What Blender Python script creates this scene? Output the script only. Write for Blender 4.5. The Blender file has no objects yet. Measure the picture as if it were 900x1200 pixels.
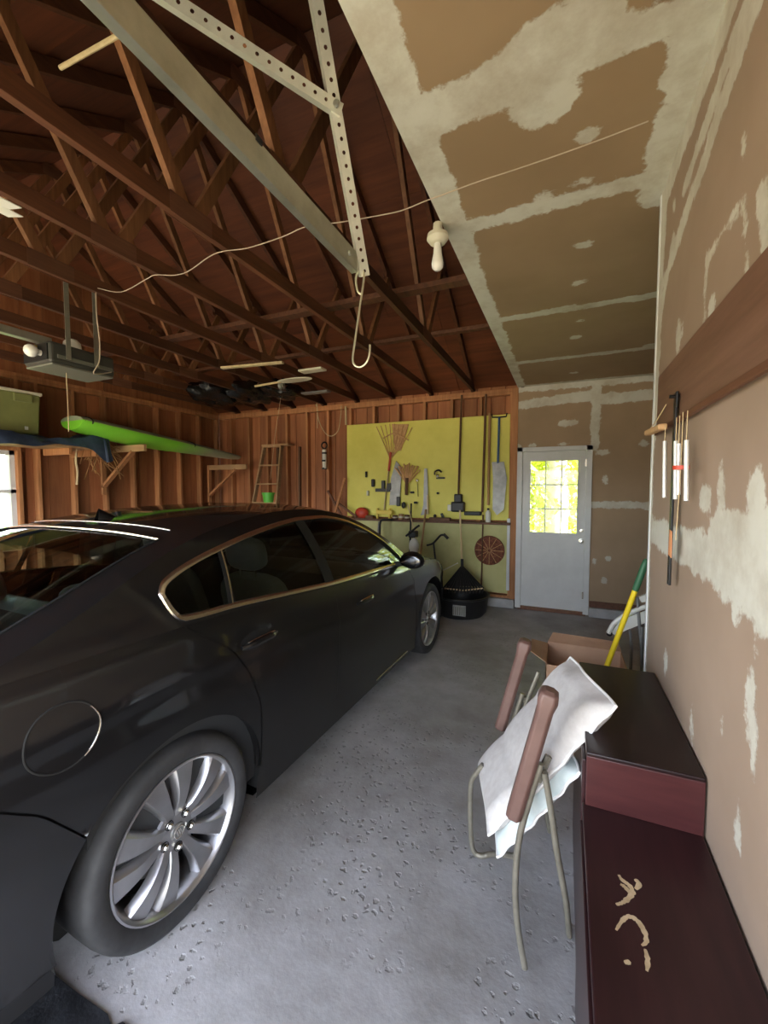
import bpy, bmesh, math, random
import numpy as np
from mathutils import Vector, Matrix
random.seed(7)
SC = bpy.context.scene
COL = SC.collection
R = math.radians
# ------------------------------------------------------------------ camera
CAMZ = 1.62; FPX = 487.0; YAW = R(23.5); PITCH = R(-3.2)
cd = bpy.data.cameras.new('camera'); cam = bpy.data.objects.new('camera', cd); COL.objects.link(cam)
cam.location = (0, 0, CAMZ); cam.rotation_euler = (R(90) + PITCH, 0, YAW)
cd.sensor_fit = 'HORIZONTAL'; cd.sensor_width = 36; cd.lens = FPX / 900 * 36; cd.clip_start = .02; cd.clip_end = 300
SC.camera = cam
# ------------------------------------------------------------------ world, sun, exposure
SC.view_settings.view_transform = 'Standard'; SC.view_settings.look = 'None'
SC.view_settings.gamma = 1; SC.view_settings.use_curve_mapping = False
SC.view_settings.exposure = 2.45
w = bpy.data.worlds.new('sky'); SC.world = w; w.use_nodes = True
wn = w.node_tree; bg = wn.nodes['Background']
sk = wn.nodes.new('ShaderNodeTexSky'); sk.sky_type = 'NISHITA'; sk.sun_disc = False
sk.sun_elevation = R(48); sk.sun_rotation = R(70); sk.air_density = 1.0; sk.dust_density = 2.0
hs = wn.nodes.new('ShaderNodeHueSaturation'); hs.inputs['Saturation'].default_value = .45; wn.links.new(sk.outputs[0], hs.inputs['Color']); wn.links.new(hs.outputs[0], bg.inputs[0]); bg.inputs[1].default_value = .5
sd = bpy.data.lights.new('sun', 'SUN'); so = bpy.data.objects.new('sun', sd); COL.objects.link(so)
sd.energy = 9; sd.angle = R(.6); sd.color = (1, .93, .78)
SUND = Vector((-.62, .10, -.78)); so.rotation_euler = SUND.to_track_quat('-Z', 'Y').to_euler(); so.location = (4, -4, 9)
def portal(x, y, z, sx, sy, rot):
    l = bpy.data.lights.new('daylight_portal', 'AREA'); l.shape = 'RECTANGLE'; l.size = sx; l.size_y = sy
    l.cycles.is_portal = True
    o = bpy.data.objects.new('daylight_portal', l); COL.objects.link(o); o.location = (x, y, z); o.rotation_euler = rot
portal(-3.2, -.62, 1.12, 4.7, 2.2, (R(90), 0, 0))          # the open garage doorway
portal(-.23, -.62, 1.06, 1.06, 2.12, (R(90), 0, 0))           # the open side door next to it
portal(-5.98, 2.35, 1.6, .9, .95, (R(90), 0, R(-90)))      # left window
# ------------------------------------------------------------------ pixel -> point on a known plane
_f = Vector((-math.sin(YAW) * math.cos(PITCH), math.cos(YAW) * math.cos(PITCH), math.sin(PITCH)))
_r = Vector((math.cos(YAW), math.sin(YAW), 0)); _u = _r.cross(_f)
def PX(x, y, ax, val):
    v = _r * ((x - 450) / FPX) - _u * ((y - 600) / FPX) + _f
    c = Vector((0, 0, CAMZ)); t = (val - c[ax]) / v[ax]
    return c + v * t
# ------------------------------------------------------------------ room numbers (metres)
BW = 5.82      # back wall face
RW = .376      # right wall face
RWE = 2.33     # where the right wall ends
LW = -5.9      # left wall (sheathing face)
FW = -.5       # front wall
CZ = 2.956     # underside of bottom chords
SX = -.60      # edge of the drywall ceiling
NX = 1.7       # right wall of the recess
SLOPE = .58; RIDGE = 2.68; HEEL0 = -.46; HEEL1 = 5.82
# ------------------------------------------------------------------ materials
def mat(name, col=(.5, .5, .5), rough=.6, metal=0, **k):
    m = bpy.data.materials.new(name); m.use_nodes = True
    b = m.node_tree.nodes['Principled BSDF']
    b.inputs['Base Color'].default_value = (*col, 1); b.inputs['Roughness'].default_value = rough; b.inputs['Metallic'].default_value = metal
    for kk, v in k.items():
        b.inputs[kk.replace('_', ' ')].default_value = v
    return m
def N(m, t, **k):
    n = m.node_tree.nodes.new(t)
    for a, v in k.items():
        if a in n.inputs.keys(): n.inputs[a].default_value = v
        else: setattr(n, a, v)
    return n
def LK(m, a, b): m.node_tree.links.new(a, b)
def BS(m): return m.node_tree.nodes['Principled BSDF']
def noise(m, scale, detail=4, rough=.6, vec=None, stretch=None):
    tc = N(m, 'ShaderNodeTexCoord'); out = tc.outputs['Object']
    if stretch:
        mp = N(m, 'ShaderNodeMapping'); mp.inputs['Scale'].default_value = stretch; LK(m, out, mp.inputs[0]); out = mp.outputs[0]
    n = N(m, 'ShaderNodeTexNoise'); n.inputs['Scale'].default_value = scale; n.inputs['Detail'].default_value = detail; n.inputs['Roughness'].default_value = rough
    LK(m, out, n.inputs['Vector']); return n
def ramp(m, fac, stops):
    r = N(m, 'ShaderNodeValToRGB'); e = r.color_ramp.elements
    while len(e) < len(stops): e.new(.5)
    for i, (p, c) in enumerate(stops):
        e[i].position = p; e[i].color = (*c, 1)
    LK(m, fac, r.inputs[0]); return r
def bump(m, h, strength=.3, dist=.01):
    b = N(m, 'ShaderNodeBump'); b.inputs['Strength'].default_value = strength; b.inputs['Distance'].default_value = dist
    LK(m, h, b.inputs['Height']); LK(m, b.outputs[0], BS(m).inputs['Normal']); return b
def vary(name, c0, c1, scale=6, rough=.7, stretch=None, bs=.15, bd=.004, mid=(.35, .65), metal=0, detail=5):
    m = mat(name, c0, rough, metal); n = noise(m, scale, detail, .6, stretch=stretch)
    r = ramp(m, n.outputs[0], [(mid[0], c0), (mid[1], c1)]); LK(m, r.outputs[0], BS(m).inputs['Base Color'])
    if bs: bump(m, n.outputs[0], bs, bd)
    return m
def wood(name, c0, c1, axis='z', rough=.7, scale=3):
    st = {'x': (.6, 9, 9), 'y': (9, .6, 9), 'z': (9, 9, .6)}[axis]
    m = mat(name, c0, rough); n = noise(m, scale, 6, .65, stretch=st)
    tn = noise(m, .9, 3, .6)
    oi = N(m, 'ShaderNodeObjectInfo')
    r = ramp(m, n.outputs[0], [(.3, c0), (.7, c1)])
    mx = N(m, 'ShaderNodeMix', data_type='RGBA', blend_type='MULTIPLY'); mx.inputs[0].default_value = 1
    v = N(m, 'ShaderNodeMath', operation='MULTIPLY_ADD'); v.inputs[1].default_value = .45; v.inputs[2].default_value = .75
    LK(m, oi.outputs['Random'], v.inputs[0])
    v2 = N(m, 'ShaderNodeMath', operation='MULTIPLY_ADD'); v2.inputs[1].default_value = 1.0; v2.inputs[2].default_value = .5
    LK(m, tn.outputs[0], v2.inputs[0])
    v3 = N(m, 'ShaderNodeMath', operation='MULTIPLY'); LK(m, v.outputs[0], v3.inputs[0]); LK(m, v2.outputs[0], v3.inputs[1])
    LK(m, r.outputs[0], mx.inputs[6]); LK(m, v3.outputs[0], mx.inputs[7]); LK(m, mx.outputs[2], BS(m).inputs['Base Color'])
    bump(m, n.outputs[0], .15, .004)
    return m
M = {}
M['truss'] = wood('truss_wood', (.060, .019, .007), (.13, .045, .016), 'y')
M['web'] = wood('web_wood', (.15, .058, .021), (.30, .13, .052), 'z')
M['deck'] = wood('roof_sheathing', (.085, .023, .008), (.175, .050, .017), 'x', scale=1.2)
M['stud'] = wood('stud_wood', (.34, .135, .05), (.52, .24, .10), 'z')
M['sheath'] = wood('wall_sheathing', (.26, .085, .032), (.42, .165, .065), 'z', scale=1.5)
M['beam'] = wood('pale_board', (.42, .24, .11), (.58, .36, .18), 'x')
M['darkboard'] = wood('brown_board', (.10, .040, .020), (.19, .080, .042), 'y', rough=.6)
M['handle'] = wood('handle_wood', (.30, .16, .06), (.44, .26, .11), 'z')
M['darkhandle'] = wood('dark_handle', (.10, .045, .02), (.18, .085, .04), 'z')
M['palehandle'] = wood('pale_handle', (.55, .42, .22), (.70, .56, .32), 'z')
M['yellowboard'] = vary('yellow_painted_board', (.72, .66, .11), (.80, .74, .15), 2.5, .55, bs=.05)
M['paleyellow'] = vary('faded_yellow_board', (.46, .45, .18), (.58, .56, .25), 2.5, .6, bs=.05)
M['galv'] = vary('galvanised_steel', (.42, .43, .36), (.55, .56, .48), 9, .42, bs=.03, metal=.85)
M['perf'] = vary('perforated_steel', (.62, .63, .54), (.72, .73, .63), 14, .45, bs=.03, metal=.6)
M['hole'] = mat('dark_hole', (.02, .018, .015), .9)
M['hook'] = mat('brass_hook', (.62, .60, .45), .35, .8)
M['white'] = vary('white_paint', (.62, .63, .64), (.70, .71, .72), 3, .45, bs=.02)
M['plasticwhite'] = mat('white_plastic', (.78, .77, .70), .4)
M['cream'] = mat('cream_porcelain', (.66, .62, .48), .3)
M['black'] = mat('black_plastic', (.012, .012, .013), .45)
M['blackmetal'] = mat('black_iron', (.02, .02, .022), .4, .6)
M['grey'] = vary('grey_metal', (.20, .20, .20), (.32, .32, .31), 8, .45, bs=.05, metal=.5)
M['opener'] = vary('opener_grey', (.035, .035, .030), (.05, .05, .043), 4, .45, bs=.02)
M['opener2'] = mat('opener_light_grey', (.13, .13, .105), .5)
M['concrete'] = vary('curb_concrete', (.34, .34, .34), (.46, .46, .47), 7, .85, bs=.25)
M['cardboard'] = vary('cardboard', (.46, .27, .17), (.54, .33, .21), 5, .8, bs=.05)
M['cushion'] = vary('white_canvas', (.58, .545, .53), (.66, .63, .615), 30, .85, bs=.12, bd=.002)
M['cushion2'] = vary('pale_blue_canvas', (.58, .66, .66), (.68, .73, .73), 20, .85, bs=.12, bd=.002)
M['piping'] = mat('white_piping', (.85, .83, .82), .7)
M['arm'] = vary('brown_plastic_arm', (.125, .068, .056), (.155, .085, .070), 12, .5, bs=.04)
M['tube'] = vary('beige_tube', (.19, .172, .135), (.27, .245, .195), 14, .42, bs=.05, metal=.35)
M['cab'] = vary('dark_mahogany', (.026, .010, .011), (.038, .014, .015), 4, .30, stretch=(8, 1, 8), bs=.02)
M['cabtop'] = vary('dark_top', (.012, .005, .0055), (.018, .007, .0075), 3, .33, stretch=(8, 1, 8), bs=.02)
M['cabred'] = vary('red_mahogany', (.052, .014, .0145), (.07, .020, .020), 4, .35, stretch=(1, 8, 8), bs=.02)
for k_ in ('cab', 'cabtop', 'cabred'): BS(M[k_]).inputs['Specular IOR Level'].default_value = .35
M['worn'] = vary('bare_wood_scratch', (.42, .30, .17), (.60, .46, .28), 30, .8, bs=.1)
M['yellow'] = mat('yellow_fibreglass', (.86, .62, .02), .35)
M['green'] = mat('green_grip', (.035, .13, .06), .5)
M['kayak'] = vary('lime_plastic', (.20, .62, .035), (.28, .70, .06), 3, .4, bs=.02)
M['kayakgrey'] = mat('grey_green_hull', (.30, .33, .22), .5)
M['olive'] = vary('olive_plastic', (.19, .20, .07), (.24, .25, .09), 4, .5, bs=.03)
M['tarp'] = vary('blue_tarp', (.025, .04, .085), (.05, .075, .14), 10, .5, bs=.4, bd=.02)
M['bag'] = vary('black_bag', (.008, .008, .008), (.014, .014, .014), 9, .18, bs=.8, bd=.04)
M['brush'] = vary('dry_brush', (.22, .10, .035), (.40, .21, .08), 20, .9)
M['straw'] = vary('straw', (.52, .29, .13), (.68, .42, .2), 20, .9)
M['pot'] = mat('green_pot', (.12, .52, .06), .45)
M['red'] = mat('red_plastic', (.55, .06, .03), .45)
M['yellowplastic'] = mat('yellow_plastic', (.75, .55, .05), .45)
M['blue'] = mat('blue_grip', (.03, .10, .25), .45)
M['rope'] = mat('pale_rope', (.62, .48, .28), .9)
M['wire'] = mat('white_cable', (.50, .40, .30), .6)
M['wicker'] = vary('red_wicker', (.12, .035, .02), (.30, .10, .055), 40, .7, bs=.6, bd=.01)
M['chrome'] = mat('chrome', (.90, .87, .80), .24, 1)
M['alu'] = vary('alloy', (.40, .40, .415), (.47, .47, .485), 10, .34, bs=.02, metal=.9)
M['mirror'] = mat('dim_mirror', (.10, .10, .105), .12, 1)
M['rubber'] = vary('tyre_rubber', (.024, .024, .0255), (.040, .040, .042), 14, .75, bs=.08)
M['mat'] = vary('black_rubber_mat', (.010, .011, .014), (.028, .030, .036), 9, .55, bs=.6, bd=.02, mid=(.45, .7))
M['paint'] = mat('black_car_paint', (.0065, .0065, .007), .42, 0, Coat_Weight=.8, Coat_Roughness=.06, Specular_IOR_Level=.15)
M['seal'] = mat('black_seal', (.004, .004, .004), .8)
M['leather'] = mat('grey_leather', (.26, .30, .29), .5)
M['cabin'] = mat('cabin_trim', (.03, .032, .034), .7)
M['lens'] = mat('lamp_lens', (.55, .55, .56), .1, .3)
M['redlens'] = mat('red_lens', (.25, .01, .01), .15)
M['leaf'] = mat('sunlit_leaf', (.20, .34, .03), .5, Transmission_Weight=0)
M['leaf2'] = mat('yellow_leaf', (.42, .48, .05), .5)
M['bark'] = vary('pale_bark', (.34, .31, .27), (.50, .46, .40), 8, .9, bs=.4)
M['grass'] = vary('lawn', (.12, .22, .03), (.26, .34, .06), 4, .9)
M['drive'] = vary('driveway_gravel', (.20, .18, .12), (.30, .27, .19), 9, .9)
M['plank'] = wood('stained_plank', (.17, .085, .052), (.27, .145, .095), 'y', rough=.55)
M['chimetube'] = mat('polished_tube', (.86, .86, .85), .35, .35)
M['tag'] = mat('orange_tag', (.70, .30, .14), .6)
def leafy(m, c):
    nt = m.node_tree; out = nt.nodes['Material Output']; t = nt.nodes.new('ShaderNodeBsdfTranslucent'); t.inputs[0].default_value = (*c, 1)
    mx = nt.nodes.new('ShaderNodeMixShader'); mx.inputs[0].default_value = .45
    nt.links.new(BS(m).outputs[0], mx.inputs[1]); nt.links.new(t.outputs[0], mx.inputs[2]); nt.links.new(mx.outputs[0], out.inputs[0])
leafy(M['leaf'], (.30, .48, .03)); leafy(M['leaf2'], (.60, .62, .06))
def glass(name, tint, ior=1.5, gl=.02):
    m = bpy.data.materials.new(name); m.use_nodes = True; nt = m.node_tree; nt.nodes.clear()
    o = nt.nodes.new('ShaderNodeOutputMaterial'); f = nt.nodes.new('ShaderNodeFresnel'); f.inputs[0].default_value = ior
    t = nt.nodes.new('ShaderNodeBsdfTransparent'); t.inputs[0].default_value = (*tint, 1)
    g = nt.nodes.new('ShaderNodeBsdfGlossy'); g.inputs['Roughness'].default_value = gl
    x = nt.nodes.new('ShaderNodeMixShader'); nt.links.new(f.outputs[0], x.inputs[0]); nt.links.new(t.outputs[0], x.inputs[1]); nt.links.new(g.outputs[0], x.inputs[2])
    nt.links.new(x.outputs[0], o.inputs[0]); return m
M['carglass'] = glass('tinted_glass', (.66, .76, .72), 1.5)
M['pane'] = glass('window_glass', (.92, .95, .93))
def frosted():
    m = mat('bulb_glass', (.80, .78, .72), .25); return m
M['bulb'] = frosted()
def drywall(name, paper0, paper1, mud0, mud1):
    m = mat(name, paper0, .85)
    at = N(m, 'ShaderNodeAttribute'); at.attribute_name = 'mud'
    n1 = noise(m, 9, 5, .65); n2 = noise(m, 42, 4, .7); n3 = noise(m, 1.6, 4, .6); n4 = noise(m, 3.2, 6, .7)
    def ma(op, a, b, c=None):
        q = N(m, 'ShaderNodeMath', operation=op)
        for i, s in enumerate((a, b, c)):
            if s is None: continue
            if isinstance(s, (int, float)): q.inputs[i].default_value = s
            else: LK(m, s, q.inputs[i])
        return q.outputs[0]
    s = ma('MULTIPLY_ADD', n1.outputs[0], .10, -.05); s = ma('ADD', s, at.outputs['Fac'])
    s2 = ma('MULTIPLY_ADD', n2.outputs[0], .035, -.0175); s = ma('ADD', s, s2)
    mr = N(m, 'ShaderNodeMapRange'); mr.inputs[1].default_value = -.003; mr.inputs[2].default_value = .009; LK(m, s, mr.inputs[0])
    # thin, scraped coats show some paper
    th = ramp(m, n4.outputs[0], [(.30, (.55,) * 3), (.55, (1,) * 3)])
    fac = ma('MULTIPLY', mr.outputs[0], th.outputs[0])
    p = ramp(m, n3.outputs[0], [(.3, paper0), (.7, paper1)]); q = ramp(m, n4.outputs[0], [(.3, mud0), (.7, mud1)])
    mx = N(m, 'ShaderNodeMix', data_type='RGBA'); LK(m, fac, mx.inputs[0]); LK(m, p.outputs[0], mx.inputs[6]); LK(m, q.outputs[0], mx.inputs[7])
    LK(m, mx.outputs[2], BS(m).inputs['Base Color'])
    h = ma('MULTIPLY_ADD', n2.outputs[0], .15, mr.outputs[0]); bump(m, h, .25, .003)
    return m
M['dry_r'] = drywall('drywall_right', (.31, .22, .158), (.385, .28, .208), (.56, .54, .46), (.66, .64, .57))
M['dry_c'] = drywall('drywall_ceiling', (.30, .205, .115), (.36, .25, .145), (.56, .55, .46), (.66, .65, .56))
M['dry_b'] = drywall('drywall_back', (.33, .235, .15), (.41, .29, .19), (.56, .55, .48), (.64, .63, .57))
def floor_mat():
    m = mat('concrete_floor', (.3, .3, .32), .75)
    n0 = noise(m, .8, 5, .6); n1 = noise(m, 3.5, 6, .7); n2 = noise(m, 38, 3, .6)
    c = ramp(m, n0.outputs[0], [(.30, (.235, .215, .195)), (.45, (.37, .36, .355)), (.68, (.53, .522, .535))])
    c2 = ramp(m, n1.outputs[0], [(.3, (.72, .70, .68)), (.65, (1.08, 1.08, 1.1))])
    mx = N(m, 'ShaderNodeMix', data_type='RGBA', blend_type='MULTIPLY'); mx.inputs[0].default_value = 1
    LK(m, c.outputs[0], mx.inputs[6]); LK(m, c2.outputs[0], mx.inputs[7])
    # pits of worn aggregate in patches
    tc = N(m, 'ShaderNodeTexCoord'); vo = N(m, 'ShaderNodeTexVoronoi'); vo.inputs['Scale'].default_value = 30; nd = noise(m, 24, 3, .6); vm = N(m, 'ShaderNodeVectorMath', operation='MULTIPLY_ADD'); vm.inputs[1].default_value = (.05, .05, .05); LK(m, nd.outputs['Color'], vm.inputs[0]); LK(m, tc.outputs['Object'], vm.inputs[2]); LK(m, vm.outputs[0], vo.inputs['Vector'])
    pit = ramp(m, vo.outputs['Distance'], [(.16, (1,) * 3), (.36, (0,) * 3)])
    pa = noise(m, 1.5, 3, .5); pm = ramp(m, pa.outputs[0], [(.44, (0,) * 3), (.55, (1,) * 3)])
    mu = N(m, 'ShaderNodeMath', operation='MULTIPLY'); LK(m, pit.outputs[0], mu.inputs[0]); LK(m, pm.outputs[0], mu.inputs[1])
    rn = N(m, 'ShaderNodeMath', operation='GREATER_THAN'); rn.inputs[1].default_value = .35; 
    sep = N(m, 'ShaderNodeSeparateColor'); LK(m, vo.outputs['Color'], sep.inputs[0]); LK(m, sep.outputs[0], rn.inputs[0])
    mu2 = N(m, 'ShaderNodeMath', operation='MULTIPLY'); LK(m, mu.outputs[0], mu2.inputs[0]); LK(m, rn.outputs[0], mu2.inputs[1])
    mx2 = N(m, 'ShaderNodeMix', data_type='RGBA'); LK(m, mu2.outputs[0], mx2.inputs[0]); LK(m, mx.outputs[2], mx2.inputs[6]); mx2.inputs[7].default_value = (.27, .262, .255, 1)
    LK(m, mx2.outputs[2], BS(m).inputs['Base Color'])
    rr = ramp(m, n1.outputs[0], [(.3, (.45,) * 3), (.7, (.75,) * 3)]); LK(m, rr.outputs[0], BS(m).inputs['Roughness'])
    hh = N(m, 'ShaderNodeMath', operation='MULTIPLY_ADD'); LK(m, mu2.outputs[0], hh.inputs[0]); hh.inputs[1].default_value = -1
    h2 = N(m, 'ShaderNodeMath', operation='MULTIPLY'); LK(m, n2.outputs[0], h2.inputs[0]); h2.inputs[1].default_value = .45; LK(m, h2.outputs[0], hh.inputs[2])
    bump(m, hh.outputs[0], .6, .006)
    return m
M['floor'] = floor_mat()
# ------------------------------------------------------------------ mesh builder
class MB:
    def __init__(s): s.v = []; s.f = []
    def add(s, vs, fs):
        o = len(s.v); s.v += [tuple(x) for x in vs]; s.f += [tuple(i + o for i in f) for f in fs]; return s
    def box(s, x0, x1, y0, y1, z0, z1):
        return s.add([(x, y, z) for z in (z0, z1) for y in (y0, y1) for x in (x0, x1)],
                     [(0, 2, 3, 1), (4, 5, 7, 6), (0, 1, 5, 4), (2, 6, 7, 3), (0, 4, 6, 2), (1, 3, 7, 5)])
    def beam(s, p, q, w, h, up=(0, 0, 1)):           # w across, h along up
        p = Vector(p); q = Vector(q); d = (q - p).normalized(); up = Vector(up)
        a = d.cross(up)
        if a.length < 1e-4: a = d.cross(Vector((0, 1, 0)))
        a.normalize(); b = a.cross(d).normalized(); a = a * w / 2; b = b * h / 2
        return s.add([p - a - b, p + a - b, p + a + b, p - a + b, q - a - b, q + a - b, q + a + b, q - a + b],
                     [(0, 1, 2, 3), (7, 6, 5, 4), (0, 4, 5, 1), (1, 5, 6, 2), (2, 6, 7, 3), (3, 7, 4, 0)])
    def tube(s, pts, r, n=8, closed=False, caps=True):
        pts = [Vector(p) for p in pts]; m = len(pts); rs = r if isinstance(r, (list, tuple)) else [r] * m
        o = len(s.v); prev = None
        for i, p in enumerate(pts):
            if closed: d = pts[(i + 1) % m] - pts[i - 1]
            else: d = pts[min(i + 1, m - 1)] - pts[max(i - 1, 0)]
            d.normalize()
            a = prev if prev is not None else (Vector((0, 0, 1)) if abs(d.z) < .9 else Vector((1, 0, 0)))
            a = (a - d * a.dot(d)).normalized(); prev = a; b = d.cross(a)
            for k in range(n):
                t = 2 * math.pi * k / n; s.v.append(tuple(p + (a * math.cos(t) + b * math.sin(t)) * rs[i]))
        for i in range(m if closed else m - 1):
            j = (i + 1) % m
            for k in range(n):
                s.f.append((o + i * n + k, o + i * n + (k + 1) % n, o + j * n + (k + 1) % n, o + j * n + k))
        if caps and not closed:
            s.f.append(tuple(o + k for k in reversed(range(n)))); s.f.append(tuple(o + (m - 1) * n + k for k in range(n)))
        return s
    def lathe(s, prof, c=(0, 0, 0), axis='z', n=24, a0=0, a1=2 * math.pi):   # prof: (radius, height)
        full = abs(a1 - a0 - 2 * math.pi) < 1e-6; o = len(s.v); m = len(prof); nn = n if full else n + 1
        for k in range(nn):
            t = a0 + (a1 - a0) * k / n
            for (r, h) in prof:
                x, y = r * math.cos(t), r * math.sin(t)
                p = {'z': (x, y, h), 'y': (x, h, y), 'x': (h, x, y)}[axis]
                s.v.append((p[0] + c[0], p[1] + c[1], p[2] + c[2]))
        for k in range(n):
            j = (k + 1) % nn
            for i in range(m - 1):
                s.f.append((o + k * m + i, o + j * m + i, o + j * m + i + 1, o + k * m + i + 1))
        return s
    def ball(s, c, r, n=12, sq=(1, 1, 1)):
        m = n // 2
        o = len(s.v)
        for i in range(m + 1):
            ph = math.pi * i / m
            for k in range(n):
                t = 2 * math.pi * k / n
                s.v.append((c[0] + r * sq[0] * math.sin(ph) * math.cos(t), c[1] + r * sq[1] * math.sin(ph) * math.sin(t), c[2] + r * sq[2] * math.cos(ph)))
        for i in range(m):
            for k in range(n):
                s.f.append((o + i * n + k, o + (i + 1) * n + k, o + (i + 1) * n + (k + 1) % n, o + i * n + (k + 1) % n))
        return s
    def grid(s, fn, nu, nv):
        o = len(s.v)
        for i in range(nu + 1):
            for j in range(nv + 1): s.v.append(tuple(fn(i / nu, j / nv)))
        for i in range(nu):
            for j in range(nv):
                a = o + i * (nv + 1) + j; s.f.append((a, a + nv + 1, a + nv + 2, a + 1))
        return s
    def prism(s, poly, off):          # poly: 3D points, off: extrusion vector
        o = len(s.v); n = len(poly); off = Vector(off)
        s.v += [tuple(p) for p in poly] + [tuple(Vector(p) + off) for p in poly]
        s.f.append(tuple(o + k for k in reversed(range(n)))); s.f.append(tuple(o + n + k for k in range(n)))
        for k in range(n):
            s.f.append((o + k, o + (k + 1) % n, o + n + (k + 1) % n, o + n + k))
        return s
    def mesh(s, name, off=(0, 0, 0), weld=False):
        me = bpy.data.meshes.new(name)
        me.from_pydata([(x - off[0], y - off[1], z - off[2]) for x, y, z in s.v], [], s.f)
        bm = bmesh.new(); bm.from_mesh(me)
        if weld: bmesh.ops.remove_doubles(bm, verts=bm.verts, dist=1e-4)
        bmesh.ops.recalc_face_normals(bm, faces=bm.faces); bm.to_mesh(me); bm.free()
        return me
    def build(s, name, m, parent=None, smooth=False, bevel=0, weld=False, local=False, seg=2, angle=40, sub=0):
        off = (0, 0, 0)
        if parent is not None and not local: off = parent['_w'] if '_w' in parent else (0, 0, 0)
        me = s.mesh(name, off, weld)
        ob = bpy.data.objects.new(name, me); COL.objects.link(ob)
        me.materials.append(M[m] if isinstance(m, str) else m)
        if parent is not None:
            ob.parent = parent
            if not local: ob['_w'] = list(off)
        if smooth:
            me.polygons.foreach_set('use_smooth', [True] * len(me.polygons))
            me.set_sharp_from_angle(angle=R(angle))
        if bevel:
            b = ob.modifiers.new('bevel', 'BEVEL'); b.width = bevel; b.segments = seg; b.limit_method = 'ANGLE'; b.angle_limit = R(40)
        if sub:
            b = ob.modifiers.new('sub', 'SUBSURF'); b.levels = sub; b.render_levels = sub
        return ob
def thing(name, label, cat, loc=(0, 0, 0), group=None, rotz=0, kind=None):
    o = bpy.data.objects.new(name, None); COL.objects.link(o); o.location = loc; o.rotation_euler = (0, 0, rotz)
    o.empty_display_size = .1
    o['_w'] = list(loc)
    if label: o['label'] = label; o['category'] = cat
    if group: o['group'] = group
    if kind: o['kind'] = kind
    return o
def tag(o, label, cat, group=None):
    o['label'] = label; o['category'] = cat
    if group: o['group'] = group
    return o
def struct(o, label=None, cat=None):
    o['kind'] = 'structure'
    if label: o['label'] = label; o['category'] = cat
    return o
def copy_part(src, parent, loc=None):
    c = src.copy(); COL.objects.link(c); c.parent = parent
    if loc is not None: c.location = loc
    return c
def lerp(a, b, t): return a + (b - a) * t
def arc(c, r, a0, a1, n, ax=(1, 0, 0), ay=(0, 0, 1)):
    ax = Vector(ax); ay = Vector(ay); c = Vector(c)
    return [c + ax * (r * math.cos(R(lerp(a0, a1, i / n)))) + ay * (r * math.sin(R(lerp(a0, a1, i / n)))) for i in range(n + 1)]
def smoothpath(pts, n=6):
    P = [Vector(p) for p in pts]; out = []
    for i in range(len(P) - 1):
        p0 = P[max(i - 1, 0)]; p1 = P[i]; p2 = P[i + 1]; p3 = P[min(i + 2, len(P) - 1)]
        for k in range(n):
            t = k / n
            out.append(.5 * ((2 * p1) + (p2 - p0) * t + (2 * p0 - 5 * p1 + 4 * p2 - p3) * t * t + (3 * p1 - p0 - 3 * p2 + p3) * t ** 3))
    out.append(P[-1]); return out
#==STRUCTURE
# ------------------------------------------------------------------ floor and ground
struct(MB().box(LW - .15, NX + .15, FW - .1, BW + .15, -.12, 0).build('floor', 'floor'), 'worn grey concrete garage floor with pitted patches', 'floor')
struct(MB().box(-30, 25, -25, FW - .1, -.14, -.02).build('ground', 'drive'), 'gravel driveway outside the open garage doorway', 'driveway')
struct(MB().box(-30, 25, BW + .15, 40, -.2, -.1).build('ground_lawn', 'grass'), 'green lawn outside behind the garage', 'lawn')
struct(MB().box(-30, LW - .15, FW - .1, BW + .15, -.2, -.1).build('ground_lawn_side', 'grass'), 'green lawn strip beside the left wall', 'lawn')
# ------------------------------------------------------------------ drywall faces with joint-compound marks
def mudface(mb_extra, fn, ul, vl, step, prims):
    """grid face; prims in (u,v) metres -> float attribute 'mud' (signed distance, >0 = compound)"""
    nu = max(2, int(ul / step)); nv = max(2, int(vl / step))
    mb = MB().grid(lambda a, b: fn(a * ul, b * vl), nu, nv); ng = len(mb.v)
    U, V = np.meshgrid(np.linspace(0, ul, nu + 1), np.linspace(0, vl, nv + 1), indexing='ij'); U = U.ravel(); V = V.ravel()
    D = np.full(U.shape, -.5)
    for p in prims:
        if p[0] == 's':
            (a, b), (c, d), wd = p[1:4]; w1 = p[4] if len(p) > 4 else wd
            L2 = max((c - a) ** 2 + (d - b) ** 2, 1e-9); t = np.clip(((U - a) * (c - a) + (V - b) * (d - b)) / L2, 0, 1)
            D = np.maximum(D, wd + (w1 - wd) * t - np.hypot(U - a - t * (c - a), V - b - t * (d - b)))
        else:
            (a, b), (ru, rv) = p[1:3]; k = np.hypot((U - a) / ru, (V - b) / rv); D = np.maximum(D, (1 - k) * min(ru, rv))
    if mb_extra: mb.add(mb_extra.v, mb_extra.f)
    return mb, np.concatenate([D, np.full(len(mb.v) - ng, -.5)])
def setmud(o, D):
    at = o.data.attributes.new('mud', 'FLOAT', 'POINT'); at.data.foreach_set('value', D.astype(np.float32))
def build_mud(name, m, mb, D, parent=None, kind=True):
    me = bpy.data.meshes.new(name); me.from_pydata(mb.v, [], mb.f); o = bpy.data.objects.new(name, me); COL.objects.link(o); me.materials.append(M[m])
    setmud(o, D)
    if parent: o.parent = parent
    elif kind: o['kind'] = 'structure'
    return o
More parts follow.
